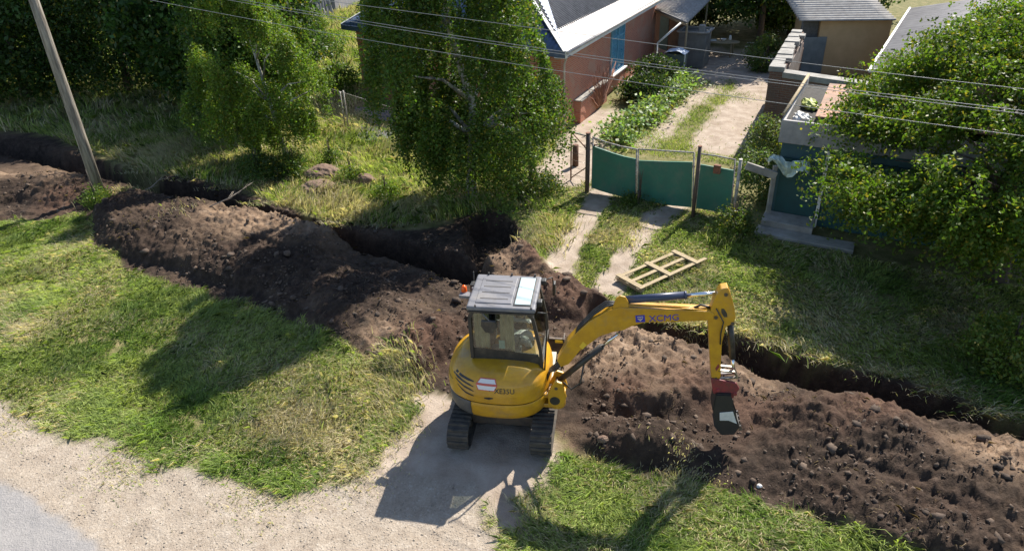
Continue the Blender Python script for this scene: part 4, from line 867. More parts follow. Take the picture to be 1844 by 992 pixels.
def sheds():
    a = g(1440, 38, 2.5); b = g(1612, 36, 2.5); root = empty('plank_shed', v3(a, 0), 0, 'shed with striped corrugated roof and tan plywood front wall', 'shed'); off = np.array([a[0], a[1], 0])
    d = (b-a); corrug('roof_sheet', a-off+np.array([0, -.1, 0]), b-off+np.array([0, -.1, 0]), (.15, .99), .12, 4.4, 0, 0, SLATG, root, wave=.34, amp=.07, along=True)
    w0 = g(1481, 38, 2.45)-off; w1 = g(1610, 36, 2.45)-off; wl_ = g(1452, 40, 2.45)-off
    MB().prism([(w0[0], w0[1]+.1), (w1[0], w1[1]+.1), (w1[0]+.4, w1[1]+4), (w0[0]+.4, w0[1]+4)], 0, 2.42, lambda u, v, w_: Vector((u, v, w_))).build('wall', PLY, root)
    MB().prism([(wl_[0], wl_[1]+.25), (w0[0]-.01, w0[1]+.25), (w0[0]-.01, w0[1]+.5), (wl_[0], wl_[1]+.5)], 0, 2.4, lambda u, v, w_: Vector((u, v, w_))).build('side_wall', M('dark_boards', (.16, .16, .15), .9, noise=.4), root)
    MB().prism([(wl_[0]+.1, wl_[1]+.15), (w0[0]+.35, w0[1]+.0), (w0[0]+.35, w0[1]+.04), (wl_[0]+.1, wl_[1]+.2)], 0, 1.75, lambda u, v, w_: Vector((u, v, w_))).build('door', M('grey_door', (.24, .27, .27), .8, c2=(.16, .19, .20), nscale=3), root)
    # large grey roofed outbuilding
    L0 = g(1564, 130, 2.6)[:2]; L1 = g(1652, -5, 2.6)[:2]; dd = unit((L1-L0)[None])[0]; oo = np.array([dd[1], -dd[0]]); Ln = 13.; Wd = 5.4
    root = empty('grey_outbuilding', v3(L0, 0), 0, 'long outbuilding with plain grey sheet roof behind the fruit tree', 'outbuilding')
    corrug('roof_sheet', (0, 0, 2.6), (dd[0]*Ln, dd[1]*Ln, 2.6), oo, .22, Wd, 0, 0, M('grey_felt', (.20, .195, .20), .85, c2=(.13, .125, .135), nscale=2), root, wave=.5, amp=.006)
    MB().prism([tuple(oo*.3), tuple(dd*(Ln-.2)+oo*.3), tuple(dd*(Ln-.2)+oo*(Wd-.3)), tuple(oo*(Wd-.3))], 0, 2.6, lambda u, v, w_: Vector((u, v, w_))).build('wall', BRK2, root, uv=True)
    e = oo*Wd; mb = MB(); mb.beam((e[0], e[1], 2.62+.22*Wd), (e[0]+dd[0]*Ln, e[1]+dd[1]*Ln, 2.62+.22*Wd), .06, .10); mb.beam((0, 0, 2.64), (dd[0]*Ln, dd[1]*Ln, 2.64), .08, .03); mb.beam((-dd[0]*.02, -dd[1]*.02, 2.64), (e[0]-dd[0]*.02, e[1]-dd[1]*.02, 2.64+.22*Wd), .05, .10); mb.build('edge_board', WHT, root)
    # far hut with pickets
    a = g(512, 30); b = g(606, 27); root = empty('grey_hut', v3(a, 0), 0, 'grey rendered hut with a pale blue window at the top edge', 'hut'); d = (b-a)[:2]; nb_ = np.array([.3, .95])*4
    MB().prism([(0, 0), tuple(d), tuple(d+nb_), tuple(nb_)], 0, 2.6, lambda u, v, w_: Vector((u, v, w_))).build('wall', M('hut_render', (.33, .32, .34), .9, c2=(.24, .23, .25), nscale=1.5), root)
    u = d/np.linalg.norm(d); mb = MB(); wa = .8
    for p0_, p1_ in (((.5, .7), (.5, 1.9)), ((1.6, .7), (1.6, 1.9)), ((.5, 1.9), (1.6, 1.9)), ((.5, .7), (1.6, .7)), ((1.05, .7), (1.05, 1.9))):
        mb.beam((u[0]*p0_[0], u[1]*p0_[0]-.06, p0_[1]), (u[0]*p1_[0], u[1]*p1_[0]-.06, p1_[1]), .10, .10, upv=(0, 1, 0))
    wf = mb.build('window', M('pale_blue_frame', (.42, .58, .66), .6), root)
    MB().beam((u[0]*.5, u[1]*.5-.02, 1.3), (u[0]*1.6, u[1]*1.6-.02, 1.3), .02, 1.2).build('pane', GLR, wf)
    m_ = slabr = MB(); m_.prism([(-.4, -.4), tuple(d+np.array([.4, -.4])), tuple(d+nb_*1.05), tuple(nb_*1.05)], 2.62, 2.72, lambda u, v, w_: Vector((u, v, w_))).build('roof', SLATG, root)
    gp0 = g(545, 48); gp1 = g(606, 34)
    for i in range(20):
        f = i/19; q = gp0*(1-f)+gp1*f; h = 1.25+random.uniform(-.25, .35); o = MB().beam((0, -.5*random.uniform(.4, .9), 0), (-.45+random.uniform(-.2, .2), .75, h), .09, .03, upv=(0, 1, 0)).build('leaning_picket', M('grey_picket', (.42, .40, .37), .85, c2=(.28, .26, .24), nscale=3) if i == 0 else bpy.data.materials['grey_picket'])
        o.location = (q[0]+random.uniform(-.05, .05), q[1]-.3, 0); tag(o, 'grey wooden picket leaning among others against the far hut', 'picket', 'pickets leaning against the far hut')
sheds()

# ------------------------------------------------------------------ gate and fences
G0 = g(1058, 346); G3 = g(1322, 397); gd = unit((G3-G0)[None, :2])[0]; gn = np.array([gd[1], -gd[0], 0])
def gp(px, py, o_=0.):
    q = onplane(px, py, G0, gn); return Vector(q + gn*o_)
def gate():
    root = empty('metal_gate', v3(G0, 0), 0, 'pair of sagging green sheet metal gate leaves across the driveway', 'gate'); off = Vector(root.location)
    root2 = empty('wicket_gate', v3(gp(1252, 385), 0), 0, 'narrow green wicket gate with rusty box, right of the double gate', 'gate'); off2 = Vector(root2.location)
    def panel(nm, pts, r, of, mat, th=.02):
        mb = MB(); A_ = [gp(x, y, th)-of for x, y in pts]; B_ = [gp(x, y, -th)-of for x, y in pts]
        a = [mb.bm.verts.new(p) for p in A_]; b = [mb.bm.verts.new(p) for p in B_]; mb.bm.faces.new(a); mb.bm.faces.new(b[::-1])
        for i in range(len(a)): mb.bm.faces.new((a[i], b[i], b[(i+1) % len(a)], a[(i+1) % len(a)]))
        return mb.build(nm, mat, r)
    def bars(nm, segs, r, of, mat, rad=.022):
        mb = MB()
        for s_ in segs: mb.tube([gp(x, y, -.005)-of for x, y in s_], rad, 8)
        return mb.build(nm, mat, r)
    panel('leaf_panel', [(1068, 263), (1085, 269), (1105, 276), (1125, 282), (1145, 286), (1144, 358), (1125, 355), (1100, 349), (1080, 343), (1066, 338)], root, off, GATE)
    panel('leaf_panel', [(1151, 289), (1200, 291), (1247, 292), (1245, 373), (1200, 369), (1149, 361)], root, off, GATE)
    bars('leaf_frame', [[(1068, 246), (1066, 340)], [(1067, 247), (1090, 256), (1118, 264), (1146, 269)], [(1146.5, 268), (1145, 358)]], root, off, GWH)
    bars('leaf_frame', [[(1149.5, 268), (1148, 361)], [(1149, 269), (1200, 272), (1250, 275)], [(1250, 275), (1247, 375)]], root, off, GWH)
    panel('leaf_panel', [(1262, 296), (1290, 301), (1322, 307), (1314, 385), (1285, 380), (1254, 374)], root2, off2, GATE)
    bars('leaf_frame', [[(1261, 276), (1254, 376)], [(1260, 277), (1290, 281), (1325, 288)], [(1324, 288), (1315, 386)]], root2, off2, GWH)
    mb = MB(); mb.box((-.09, -.06, -.12), (.09, .06, .12)); o = mb.build('letter_box', RUST, root2, bev=.01); o.location = gp(1293, 303, .08)-off2; o.rotation_euler = (0, 0, math.atan2(gd[1], gd[0]))
    for i, (b_, t_, r_, m_, lb) in enumerate((((1057, 348), (1062, 240), .07, RUST, 'thick dark post carrying the left end of the green gate'), ((1247, 394), (1255, 264), .05, RUST, 'dark rusty post between the double gate and the wicket'), ((1319, 398), (1330, 288), .045, GWH, 'pale post at the right end of the wicket gate'))):
        q = g(*b_); z = at_y(*t_, q[1])[2]; o = empty('gate_post', v3(q, 0), 0, lb, 'post'); MB().tube([(0, 0, -.1), (0, 0, z)], r_, 10).build('shaft', M('post_dark', (.06, .05, .05), .7, c2=(.12, .08, .06), nscale=9) if i == 0 else (bpy.data.materials['post_dark'] if i == 1 else GWH), o)
        MB().tube([(0, 0, z), (0, 0, z+.015)], r_*1.15, 10).build('cap', GWH if i == 2 else RUST, o)
gate()
def hinges():
    for o in [o for o in bpy.data.objects if o.name.startswith(('metal_gate', 'wicket_gate'))]:
        of = Vector(o.location)
        for px, py in (((1068, 262), (1067, 325), (1247, 300), (1246, 360), (1150, 320)) if o.name.startswith('metal') else ((1262, 300), (1256, 360), (1318, 335))):
            q = gp(px, py, -.035); mb = MB(); mb.beam(q-Vector((gd[0], gd[1], 0))*.05-of, q+Vector((gd[0], gd[1], 0))*.06-of, .03, .05); mb.build('latch' if px in (1150, 1318) else 'hinge', RUST, o)
hinges()
def sidefences():
    # braced frame left of the gate
    q = g(1058, 335); o = empty('fence_frame', v3(q, 0), 0, 'open braced rail frame joining the gate post to the birch side', 'fence'); off = Vector(o.location)
    a = gp(1060, 246)-off; b = Vector(at_y(1029, 238, q[1]+.4))-off; mb = MB(); mb.tube([a, b], .025, 7); mb.build('top_rail', GWH, o)
    mb = MB(); mb.tube([gp(1058, 270)-off, b*1.0], .018, 6); mb.tube([b, (b.x, b.y, -.1)], .025, 7); mb.tube([(b.x, b.y, .12), (-.03, .02, .62)], .018, 6); mb.build('brace', RUST, o)
    mb = MB()
    for k in range(5): z_ = .25+k*.24; mb.tube([(b.x, b.y, z_), (0, 0, z_)], .006, 4)
    mb.build('wire', STL, o)
    q = g(1036, 300); o = empty('wooden_stump', v3(q, 0), 0, 'short brown wooden post standing left of the gate', 'post'); MB().tube([(0, 0, -.1), (0, 0, .75)], [.11, .10], 9).build('shaft', M('brown_wood', (.16, .08, .05), .9, noise=.4), o)
    # plank rail between wicket and garage
    a = g(1326, 398); b = g(1384, 402); za = at_y(1330, 292, a[1])[2]; zb = at_y(1411, 310, b[1])[2]
    o = empty('plank_fence', v3(a, 0), 0, 'pale concrete rail on posts between wicket gate and garage', 'fence'); d = b-a
    MB().beam((.05, .0, za-.1), (d[0], d[1], zb-.1), .09, .2).build('rail', CONC, o, bev=.01)
    for f in (.97,): MB().box((d[0]*f-.05, d[1]*f+.05, 0), (d[0]*f+.05, d[1]*f+.15, za-.1)).build('post', CONC, o)
    # mesh fence before the brick house
    q0 = g(628, 232); q1 = g(727, 268); q2 = g(500, 185); q3 = g(840, 300); dd_ = q1-q0
    o = empty('wire_mesh_fence', v3(q0, 0), 0, 'wire mesh fence with pale twin posts in front of the brick house', 'fence')
    P_ = [q0-q0, q1-q0, (q1-q0)*2.1, (q0-q1)*1.2]
    for p in P_:
        MB().tube([(p[0], p[1], -.05), (p[0], p[1], 1.5)], .032, 7).build('post', GWH, o); MB().tube([(p[0]-.14, p[1]+.05, -.05), (p[0]-.14, p[1]+.05, 1.45)], .028, 7).build('post', GWH, o)
    mb = MB(); A_ = Vector(P_[3]); B_ = Vector(P_[2]); L = (B_-A_).length
    for z_ in (.08, 1.42): mb.tube([A_+Vector((0, 0, z_)), B_+Vector((0, 0, z_))], .010, 5)
    mb.build('rail', GWH, o)
    me = bpy.data.meshes.new('mesh'); V = []; E_ = []; n = int(L/.09)
    mb = MB()
    for i in range(n):
        for s_ in (-1, 1):
            p0 = A_.lerp(B_, i/n)+Vector((0, 0, .08)); e = i+s_*15; f = min(max(e/n, 0), 1); fr_ = abs(f-i/n)*n/15; p1 = A_.lerp(B_, f)+Vector((0, 0, .08+1.34*fr_)); mb.beam(p0, p1, .0018, .0018)
    mb.build('mesh', DST, o)
sidefences()
pv = g2([(640, 195), (728, 205), (742, 262), (640, 255)])
o = MB().prism([tuple(p) for p in pv], -.1, .075, lambda u, v, w_: Vector((u, v, w_))).build('paving', M('shaded_paving', (.13, .13, .15), .85, c2=(.09, .09, .10), nscale=2)); o['kind'] = 'structure'  # slab coloured dark blue-grey to paint the shade before the house


# ------------------------------------------------------------------ utility pole and wires
PB = g(183, 357)
def pole():
    root = empty('utility_pole', v3(PB, hz(PB[0], PB[1], False)-.1), 0, 'weathered grey timber utility pole standing beside the trench on the left', 'utility pole')
    MB().tube([(.0, 0, 0), (.01, 0, 2), (0, .01, 4.5), (.01, 0, 8.4)], [.17, .155, .14, .11], 14).build('shaft', POLE, root)
    MB().beam((-.5, .35, 8.0), (.5, -.35, 8.0), .1, .1).build('crossarm', WOOD, root)
    for f in (-.42, .42): MB().tube([(f, -f*.7, 8.05), (f, -f*.7, 8.12), (f, -f*.7, 8.2)], [.03, .045, .03], 8).build('insulator', WHT, root)
pole()
wn = np.array([.5, .866, 0]); WM = M('wire_aluminium', (.36, .36, .36), .4, metal=.3)
P0 = np.array([PB[0], PB[1], 0])
wires = [([(120, -55), (350, -28), (520, -8), (670, 10), (920, 47), (1130, 75), (1393, 108), (1844, 158), (2300, 205)], 'overhead wire, the uppermost of the four crossing the picture'),
         ([(120, -62), (350, -16), (630, 38), (987, 86), (1130, 109), (1400, 146), (1844, 201), (2300, 255)], 'overhead wire, upper one of the close middle pair'),
         ([(120, -58), (350, -11), (630, 42), (987, 91), (1130, 114), (1400, 151), (1844, 206.5), (2300, 262)], 'overhead wire, lower one of the close middle pair'),
         ([(120, -32), (262, 0), (360, 19), (640, 70), (933, 116), (1100, 139), (1370, 182), (1844, 247), (2300, 305)], 'overhead wire, the lowest of the four crossing the picture')]
for pts, lb in wires:
    xs = [p[0] for p in pts]; ys = [p[1] for p in pts]; co = np.polyfit(xs, ys, 3)
    W_ = [onplane(x, np.polyval(co, x), P0, wn) for x in np.linspace(120, 2300, 40)]
    o = empty('overhead_wire', W_[0], 0, lb, 'wire', 'overhead wires along the street'); MB().tube([p-W_[0] for p in W_], .0052, 5).build('strand', WM, o)

# ------------------------------------------------------------------ pallet, lumps, stone, twigs
def pallet():
    a = g(1131, 513, .1); b = g(1237, 466, .1); u = (b-a)[:2]; L = np.linalg.norm(u); u /= L; v = np.array([u[1], -u[0]]); wd = .82
    z0 = hz(*a[:2]); root = empty('wooden_pallet', (a[0], a[1], z0), math.atan2(u[1], u[0]), 'broken timber pallet lying on the grass behind the excavator arm', 'pallet')
    for f in (.03, .5, .97): 
        MB().box((L*f-.05, -wd/2, .03), (L*f+.05, wd/2, .13)).build('block_rail', WOOD, root, bev=.006)
        MB().box((L*f-.07, -wd/2-.01, .152), (L*f+.07, wd/2+.01, .172)).build('cross_board', WOOD, root, bev=.003)
    for y_, e in ((-.34, .25), (0, 0), (.34, 0)): MB().box((-.04, y_-.05, .131), (L+.04+e, y_+.05, .150)).build('long_board', WOOD, root, bev=.003)
pallet()
def lump(px, py, r, sq, lb, nm='earth_lump', ct='earth lump', mat=None, seed=0):
    q = g(px, py); mb = MB(); bmesh.ops.create_icosphere(mb.bm, subdivisions=5, radius=1)
    co = np.array([v.co for v in mb.bm.verts]); k = .75+.35*fbm(co[:, 0]*1.3+seed*9+co[:, 2], co[:, 1]*1.3+5+co[:, 2], 1.2, 4, 300+seed)+.22*(fbm(co[:, 0]*3+co[:, 2]*2, co[:, 1]*3-co[:, 2]*2, 2.5, 3, 310+seed)-.5)
    for v, kk in zip(mb.bm.verts, k): v.co = Vector((v.co.x*r*kk, v.co.y*r*.8*kk, v.co.z*r*sq*kk))
    o = mb.build(nm, mat or CLOD, smooth=True); o.location = v3(q, hz(q[0], q[1], False)+r*sq*.35); return tag(o, lb, ct)
LUMPM = M('dry_earth', (.22, .15, .105), .95, c2=(.12, .075, .055), nscale=5, bump=.6, bscale=25)
lump(582, 320, .62, .5, 'rounded brown earth lump with grassy top, the farther of two', mat=LUMPM, seed=1)
lump(573, 343, .6, .4, 'rounded brown earth lump, the nearer of two by the trench', mat=LUMPM, seed=2)
lump(655, 332, .4, .7, 'dark earth lump in the shade below the tall birch', mat=LUMPM, seed=4)
lump(1176, 612, .17, .7, 'smooth grey brown stone on the spoil beside the trench under the boom', 'stone', 'stone', M('stone', (.22, .18, .15), .9, noise=.3), 3)
lump(1367, 875, .05, .8, 'small white stone at the grass edge below the right spoil heap', 'stone', 'stone', WHT, 5)
lump(1085, 806, .10, .7, 'grey clod standing out on the small ridge right of the excavator track', 'clod', 'clod', LUMPM, 6)
def twig(px, py, L, ang, lb, n=7, seed=0):
    q = g(px, py); z0 = hz(q[0], q[1]); r_ = random.Random(seed); o = empty('dead_branch', (q[0], q[1], z0+.05), 0, lb, 'branch'); mb = MB()
    mb.tube([(0, 0, 0), (math.cos(ang)*L*.5, math.sin(ang)*L*.5, .15), (math.cos(ang)*L, math.sin(ang)*L, .45)], [.018, .014, .006], 6)
    for i in range(n):
        f = r_.uniform(.3, 1); b = Vector((math.cos(ang)*L*f, math.sin(ang)*L*f, .42*f*f+.03)); a2 = ang+r_.uniform(-1.2, 1.2); l2 = r_.uniform(.15, .4)
        mb.tube([b, b+Vector((math.cos(a2)*l2, math.sin(a2)*l2, r_.uniform(.05, .3)))], [.008, .003], 5)
    mb.build('twigs', M('dead_wood', (.32, .27, .22), .9) if 'dead_wood' not in bpy.data.materials else bpy.data.materials['dead_wood'], o)
twig(385, 405, 1.3, .5, 'forked dead branch sticking up from the spoil beside the trench', seed=1)
twig(255, 360, .8, .1, 'dry twig on the brown earth beside the utility pole', 4, 3)

# ================================================================== EXCAVATOR
HEAD = math.radians(-9); ch, shh = math.cos(HEAD), math.sin(HEAD)
EX = empty('mini_excavator', (exc_c[0], exc_c[1], 0), HEAD, 'yellow mini excavator with grey cab roof digging beside the driveway', 'excavator')
def w2l(p): dx, dy = p[0]-exc_c[0], p[1]-exc_c[1]; return np.array([dx*ch+dy*shh, -dx*shh+dy*ch, p[2]])
def l2w(p): return np.array([exc_c[0]+p[0]*ch-p[1]*shh, exc_c[1]+p[0]*shh+p[1]*ch, p[2]])
EYN = np.array([-shh, ch, 0])                    # local +y in world
def ey(px, py, yl): return w2l(onplane(px, py, l2w((0, yl, 0)), EYN))      # photo pixel on the local plane y = yl
def part(mb, n, m, p=EX, **k): return mb.build(n, m, p, **k)
def tracks():
    fr_ = part(MB().box((-.55, -.55, .22), (.55, .55, .42)).box((-.35, -.35, .42), (.35, .35, .56)), 'undercarriage', DST, bev=.02)
    for cx in (-.70, .70):
        Lh, R, wd = .88, .23, .18; pts = []
        for a in np.linspace(-math.pi/2, math.pi/2, 13): pts.append((Lh+R*math.cos(a), .25+R*math.sin(a)))
        for y in np.linspace(Lh, -Lh, 14)[1:-1]: pts.append((y, .25+R-.012*math.sin((y+Lh)/1.76*math.pi)))
        for a in np.linspace(math.pi/2, 3*math.pi/2, 13): pts.append((-Lh+R*math.cos(a), .25+R*math.sin(a)))
        for y in np.linspace(-Lh, Lh, 14)[1:-1]: pts.append((y, .25-R))
        mb = MB(); n = len(pts); P = np.array(pts); cen = np.array([0, .25]); T = np.roll(P, -1, 0)-np.roll(P, 1, 0); N = np.stack([T[:, 1], -T[:, 0]], -1); N = unit(N)
        rings = []
        for i in range(n):
            o_ = P[i]; q = P[i]-N[i]*.03; rings.append([mb.bm.verts.new((cx+s*wd, p[0], p[1])) for s, p in ((-1, o_), (1, o_), (1, q), (-1, q))])
        for i in range(n):
            a, b = rings[i], rings[(i+1) % n]
            for k in range(4): mb.bm.faces.new((a[k], a[(k+1) % 4], b[(k+1) % 4], b[k]))
        per = np.r_[0, np.cumsum(np.linalg.norm(np.roll(P, -1, 0)-P, axis=1))]; tot = per[-1]
        for s in np.arange(0, tot, .105):
            i = np.searchsorted(per, s, 'right')-1; f = (s-per[i])/(per[i+1]-per[i]+1e-9); c = P[i % n]*(1-f)+P[(i+1) % n]*f; nn = N[i % n]; tt = np.array([-nn[1], nn[0]])
            V = []
            for sx in (-1, 1):
                for k_, (du, dn) in enumerate(((-.028, .001), (.028, .001), (.016, .028), (-.016, .028))):
                    p = c+tt*du+nn*dn; V.append(mb.bm.verts.new((cx+sx*wd*.97, p[0], p[1])))
            for f_ in ((3, 2, 1, 0), (4, 5, 6, 7), (0, 1, 5, 4), (1, 2, 6, 5), (2, 3, 7, 6), (3, 0, 4, 7)): mb.bm.faces.new([V[j] for j in f_])
        tr = part(mb, 'track', RUB)
        mb = MB()
        for y in (-.88, .88): mb.tube([(cx-.10, y, .25), (cx+.10, y, .25)], .19, 18); mb.tube([(cx-.13, y, .25), (cx+.13, y, .25)], .07, 12)
        for y in (-.45, -.15, .15, .45): mb.tube([(cx-.12, y, .12), (cx+.12, y, .12)], .075, 12)
        mb.build('roller', DST, tr)
        mb = MB(); mb.box((cx-.06, -.75, .15), (cx+.06, .75, .34)); part(mb, 'track_frame', DST, bev=.02)
    # dozer blade on the far side
    mb = MB(); pr = [(1.62, .12), (1.66, .10), (1.72, .22), (1.72, .38), (1.66, .50), (1.60, .50), (1.66, .38), (1.655, .22)]
    mb.prism(pr, -.86, .86, lambda u, v, w_: Vector((w_, u+.12, v))); mb.box((.86, 1.66, .08), (.885, 1.90, .54)); mb.box((-.885, 1.66, .08), (-.86, 1.90, .54)); b = part(mb, 'dozer_blade', DST, bev=.004)
    part(MB().beam((.3, .5, .3), (.3, 1.75, .28), .09, .12).beam((-.3, .5, .3), (-.3, 1.75, .28), .09, .12), 'blade_arm', YEL)
    MB().box((.70, 1.70, .42), (.85, 1.705, .48)).build('sticker', M('sticker_yellow', (.8, .55, .03), .5), b)
tracks()
# ---- body shell
def ring(th, sc):
    c, s = math.cos(th), math.sin(th); a = .80 if c > 0 else .98; b = .89 if s < 0 else .84; p = 2.7
    r = (abs(c/a)**p+abs(s/b)**p)**(-1/p); return r*sc*c, r*sc*s
LEV = [(.60, .90), (.63, .955), (.70, .985), (.86, 1.0), (.925, .998), (.94, .985), (.955, .998), (1.10, 1.0), (1.19, .985), (1.29, .95), (1.37, .885), (1.43, .80), (1.465, .68), (1.485, .50), (1.50, .25)]
LZ = [l[0] for l in LEV]; LS = [l[1] for l in LEV]
def shell(zs, th0, th1, n, closed, name, mat, p=EX, thick=0):
    mb = MB(); R_ = []; ths = np.linspace(th0, th1, n+1)[:-1 if closed else None]
    for z in zs:
        s = np.interp(z, LZ, LS); R_.append([mb.bm.verts.new((*ring(t, s), z)) for t in ths])
    for a, b in zip(R_, R_[1:]):
        m = len(a)
        for k in range(m if closed else m-1): mb.bm.faces.new((a[k], a[(k+1) % m], b[(k+1) % m], b[k])).smooth = True
    if closed: mb.bm.faces.new(R_[0][::-1]); mb.bm.faces.new(R_[-1])
    o = mb.build(name, mat, p)
    if thick: md = o.modifiers.new('s', 'SOLIDIFY'); md.thickness = thick; md.offset = -1
    return o
zs_up = [.945]+list(np.linspace(.955, 1.495, 26)); HOOD = shell(zs_up, -math.pi, math.pi, 96, True, 'engine_hood', YEL)
thb = -math.pi*.665
CW = shell([.60, .61, .63, .66, .70, .78, .86, .925, .935], thb, math.pi*.55, 70, False, 'counterweight', YEL, thick=.03)
DG = M('dark_grey_panel', (.07, .07, .075), .5, c2=(.11, .10, .09), nscale=8)
shell([.60, .61, .63, .66, .70, .78, .86, .925, .935], -math.pi*1.45, thb-.012, 50, False, 'rear_bumper', DG, thick=.03)
part(MB().prism([(math.cos(t)*.78, math.sin(t)*.78) for t in np.linspace(0, 2*math.pi, 33)[:-1]], .56, .68, lambda u, v, w_: Vector((u, v, w_))), 'turntable', DST)
def surf(th, z, off=.003):
    s = np.interp(z, LZ, LS); x, y = ring(th, s); e = .01; x2, y2 = ring(th+e, s); t = Vector((x2-x, y2-y, 0)); s2 = np.interp(z+e, LZ, LS); x3, y3 = ring(th, s2)
    n = t.cross(Vector((x3-x, y3-y, e))).normalized(); return Vector((x, y, z))+n*off
def hit(px, py):                                  # where a photo pixel meets the hood
    best = None
    for z in np.linspace(.62, 1.48, 90):
        q = w2l(g(px, py, z)); th = math.atan2(q[1], q[0]); s = np.interp(z, LZ, LS); r = math.hypot(*ring(th, s)); d = abs(math.hypot(q[0], q[1])-r)
        if q[1] < .1 and (best is None or d < best[0]): best = (d, th, z)
    return best[1], best[2]
th0, z0 = hit(878, 686); th1, z1 = hit(908, 702); z0 -= .05; z1 -= .03
def strip(pl, wdt, name, mat, p=HOOD, off=.004):
    mb = MB(); T = [hit(*q) for q in pl]; V = []
    for i, (th, z) in enumerate(T):
        k = 1 if 0 < i < len(T)-1 else .4; V.append((mb.bm.verts.new(surf(th, z-wdt*k/2, off)), mb.bm.verts.new(surf(th, z+wdt*k/2, off))))
    for a, b in zip(V, V[1:]): mb.bm.faces.new((a[0], b[0], b[1], a[1]))
    return mb.build(name, mat, p)
for y in (0, 1, 2, 3):
    strip([(815+y*3, 657+y*11), (822+y*3, 666+y*11), (832+y*2.2, 675+y*10.2), (843+y*1.6, 682+y*9.5), (853, 687+y*8.5)], .032, 'vent_slit', BLK)
def seam(tz, wd=.010):
    mb = MB(); V = [(mb.bm.verts.new(surf(t, z-wd/2, .003)), mb.bm.verts.new(surf(t+.0, z+wd/2, .003))) for t, z in tz]
    for a, b in zip(V, V[1:]): mb.bm.faces.new((a[0], b[0], b[1], a[1]))
    mb.build('seam', BLK, HOOD)
seam([(t, 1.22+.03*math.cos(t)) for t in np.linspace(-math.pi*1.08, -math.pi*.80, 16)])
seam([(-math.pi*.80+.0, z) for z in ()] or [(t, .99) for t in np.linspace(-.62, -.1, 10)])
strip([(872, 716), (880, 717.5), (888, 717)], .05, 'latch', BLK); strip([(879, 702), (882, 702.5), (885, 702)], .045, 'lock', BLK)
def wrap(pts, faces, th0, z0, R, name, mat, off=.004, p=HOOD):
    me = bpy.data.meshes.new(name); me.from_pydata([tuple(surf(th0+u/R, z0+v, off)) for u, v in pts], [], faces); me.update(); return link(name, me, mat, p)
def text(s, size, name, mat, fn, parent, bold=0.):
    cu = bpy.data.curves.new('t', 'FONT'); cu.body = s; cu.size = size; cu.align_x = 'CENTER'; cu.align_y = 'CENTER'; cu.offset = bold; cu.resolution_u = 4
    ob = bpy.data.objects.new('t', cu); COL.objects.link(ob); bpy.context.view_layer.update()
    me = bpy.data.meshes.new_from_object(ob.evaluated_get(bpy.context.evaluated_depsgraph_get())); bpy.data.objects.remove(ob)
    for v in me.vertices: v.co = fn(v.co.x, v.co.y)
    me.name = name; me.materials.clear(); return link(name, me, mat, parent)
# hexagonal notice
nx_, nz_ = 15, 10; pts = []; fcs = []
def hexgrid(w_, h_, x0, x1, y0, y1, mat, off, nm):
    pts = []; fcs = []
    for i in range(13):
        for j in range(9):
            v = y0+(y1-y0)*j/8; half = w_/2-.045*abs(v)/(h_/2); u = -half+(2*half)*i/12; pts.append((u, v))
            if i and j: a = i*9+j; fcs.append((a-10, a-1, a, a-9))
    return wrap(pts, fcs, th0, z0, .9, nm, mat, off)
SW = M('notice_white', (.75, .72, .70), .5); SR = M('notice_red', (.62, .12, .08), .5)
hexgrid(.37, .18, 0, 0, -.09, .09, SR, .004, 'notice_border'); hexgrid(.345, .156, 0, 0, -.078, .078, SW, .007, 'notice'); hexgrid(.35, .156, 0, 0, -.010, .020, SR, .010, 'notice_band')
text('XE35U', .115, 'lettering', BLK, lambda u, v: surf(th1+u/.88, z1+v, .005), HOOD, .001)
# ---- cab
cab = part(MB(), 'cab', BLK)
bpy.data.objects.remove(cab)
CY0, CY1 = -.37, .62
mb = MB()
prof = [(-.50, 1.50), (-.51, 2.30), (-.44, 2.43), (.44, 2.43), (.52, 2.33), (.64, 1.72), (.66, 1.30), (.62, .95)]
for y in (CY0, CY1):
    for a, b in zip(prof, prof[1:]): mb.beam((a[0], y, a[1]), (b[0], y, b[1]), .055, .06, upv=(0, 1, 0))
for x, z in ((-.50, 1.55), (-.47, 2.42), (.47, 2.42), (.655, 1.45), (.62, .97)): mb.beam((x, CY0, z), (x, CY1, z), .06, .06)
mb.beam((.12, CY1, 2.4), (.10, CY1, 1.0), .05, .05, upv=(0, 1, 0))
cab = part(mb, 'cab', BLK)
mb = MB()
mb.prism([(-.5, 1.3), (-.5, 1.70), (.60, 1.62), (.66, 1.30), (.62, .95), (.45, .95)], CY0-.002, CY0+.02, lambda u, v, w_: Vector((u, w_, v)))
mb.prism([(-.5, 1.5), (-.5, 1.70), (.62, 1.35), (.62, .95), (-.3, .95)], CY1-.02, CY1+.002, lambda u, v, w_: Vector((u, w_, v)))
mb.box((-.51, CY0, 1.5), (-.49, CY1, 1.72)); mb.build('skirt_panel', BLK, cab)
part(MB().box((-.45, CY0+.02, .96), (.68, CY1-.02, 1.02)), 'cab_floor', DST)
mb = MB(); mb.box((.60, CY0+.03, .93), (.82, CY1, .99)); part(mb, 'step_plate', M('pale_plate', (.55, .52, .40), .6, noise=.3), bev=.01)
mb = MB(); mb.prism([(-.47, 1.70), (.57, 1.64), (.47, 2.33), (.42, 2.39), (-.46, 2.39)], CY0-.012, CY0-.006, lambda u, v, w_: Vector((u, w_, v))); mb.build('side_window', GLS, cab)
mb = MB(); mb.prism([(-.47, 1.70), (.57, 1.34), (.47, 2.33), (.42, 2.39), (-.46, 2.39)], CY1+.006, CY1+.012, lambda u, v, w_: Vector((u, w_, v))); mb.build('door_window', GLS, cab)
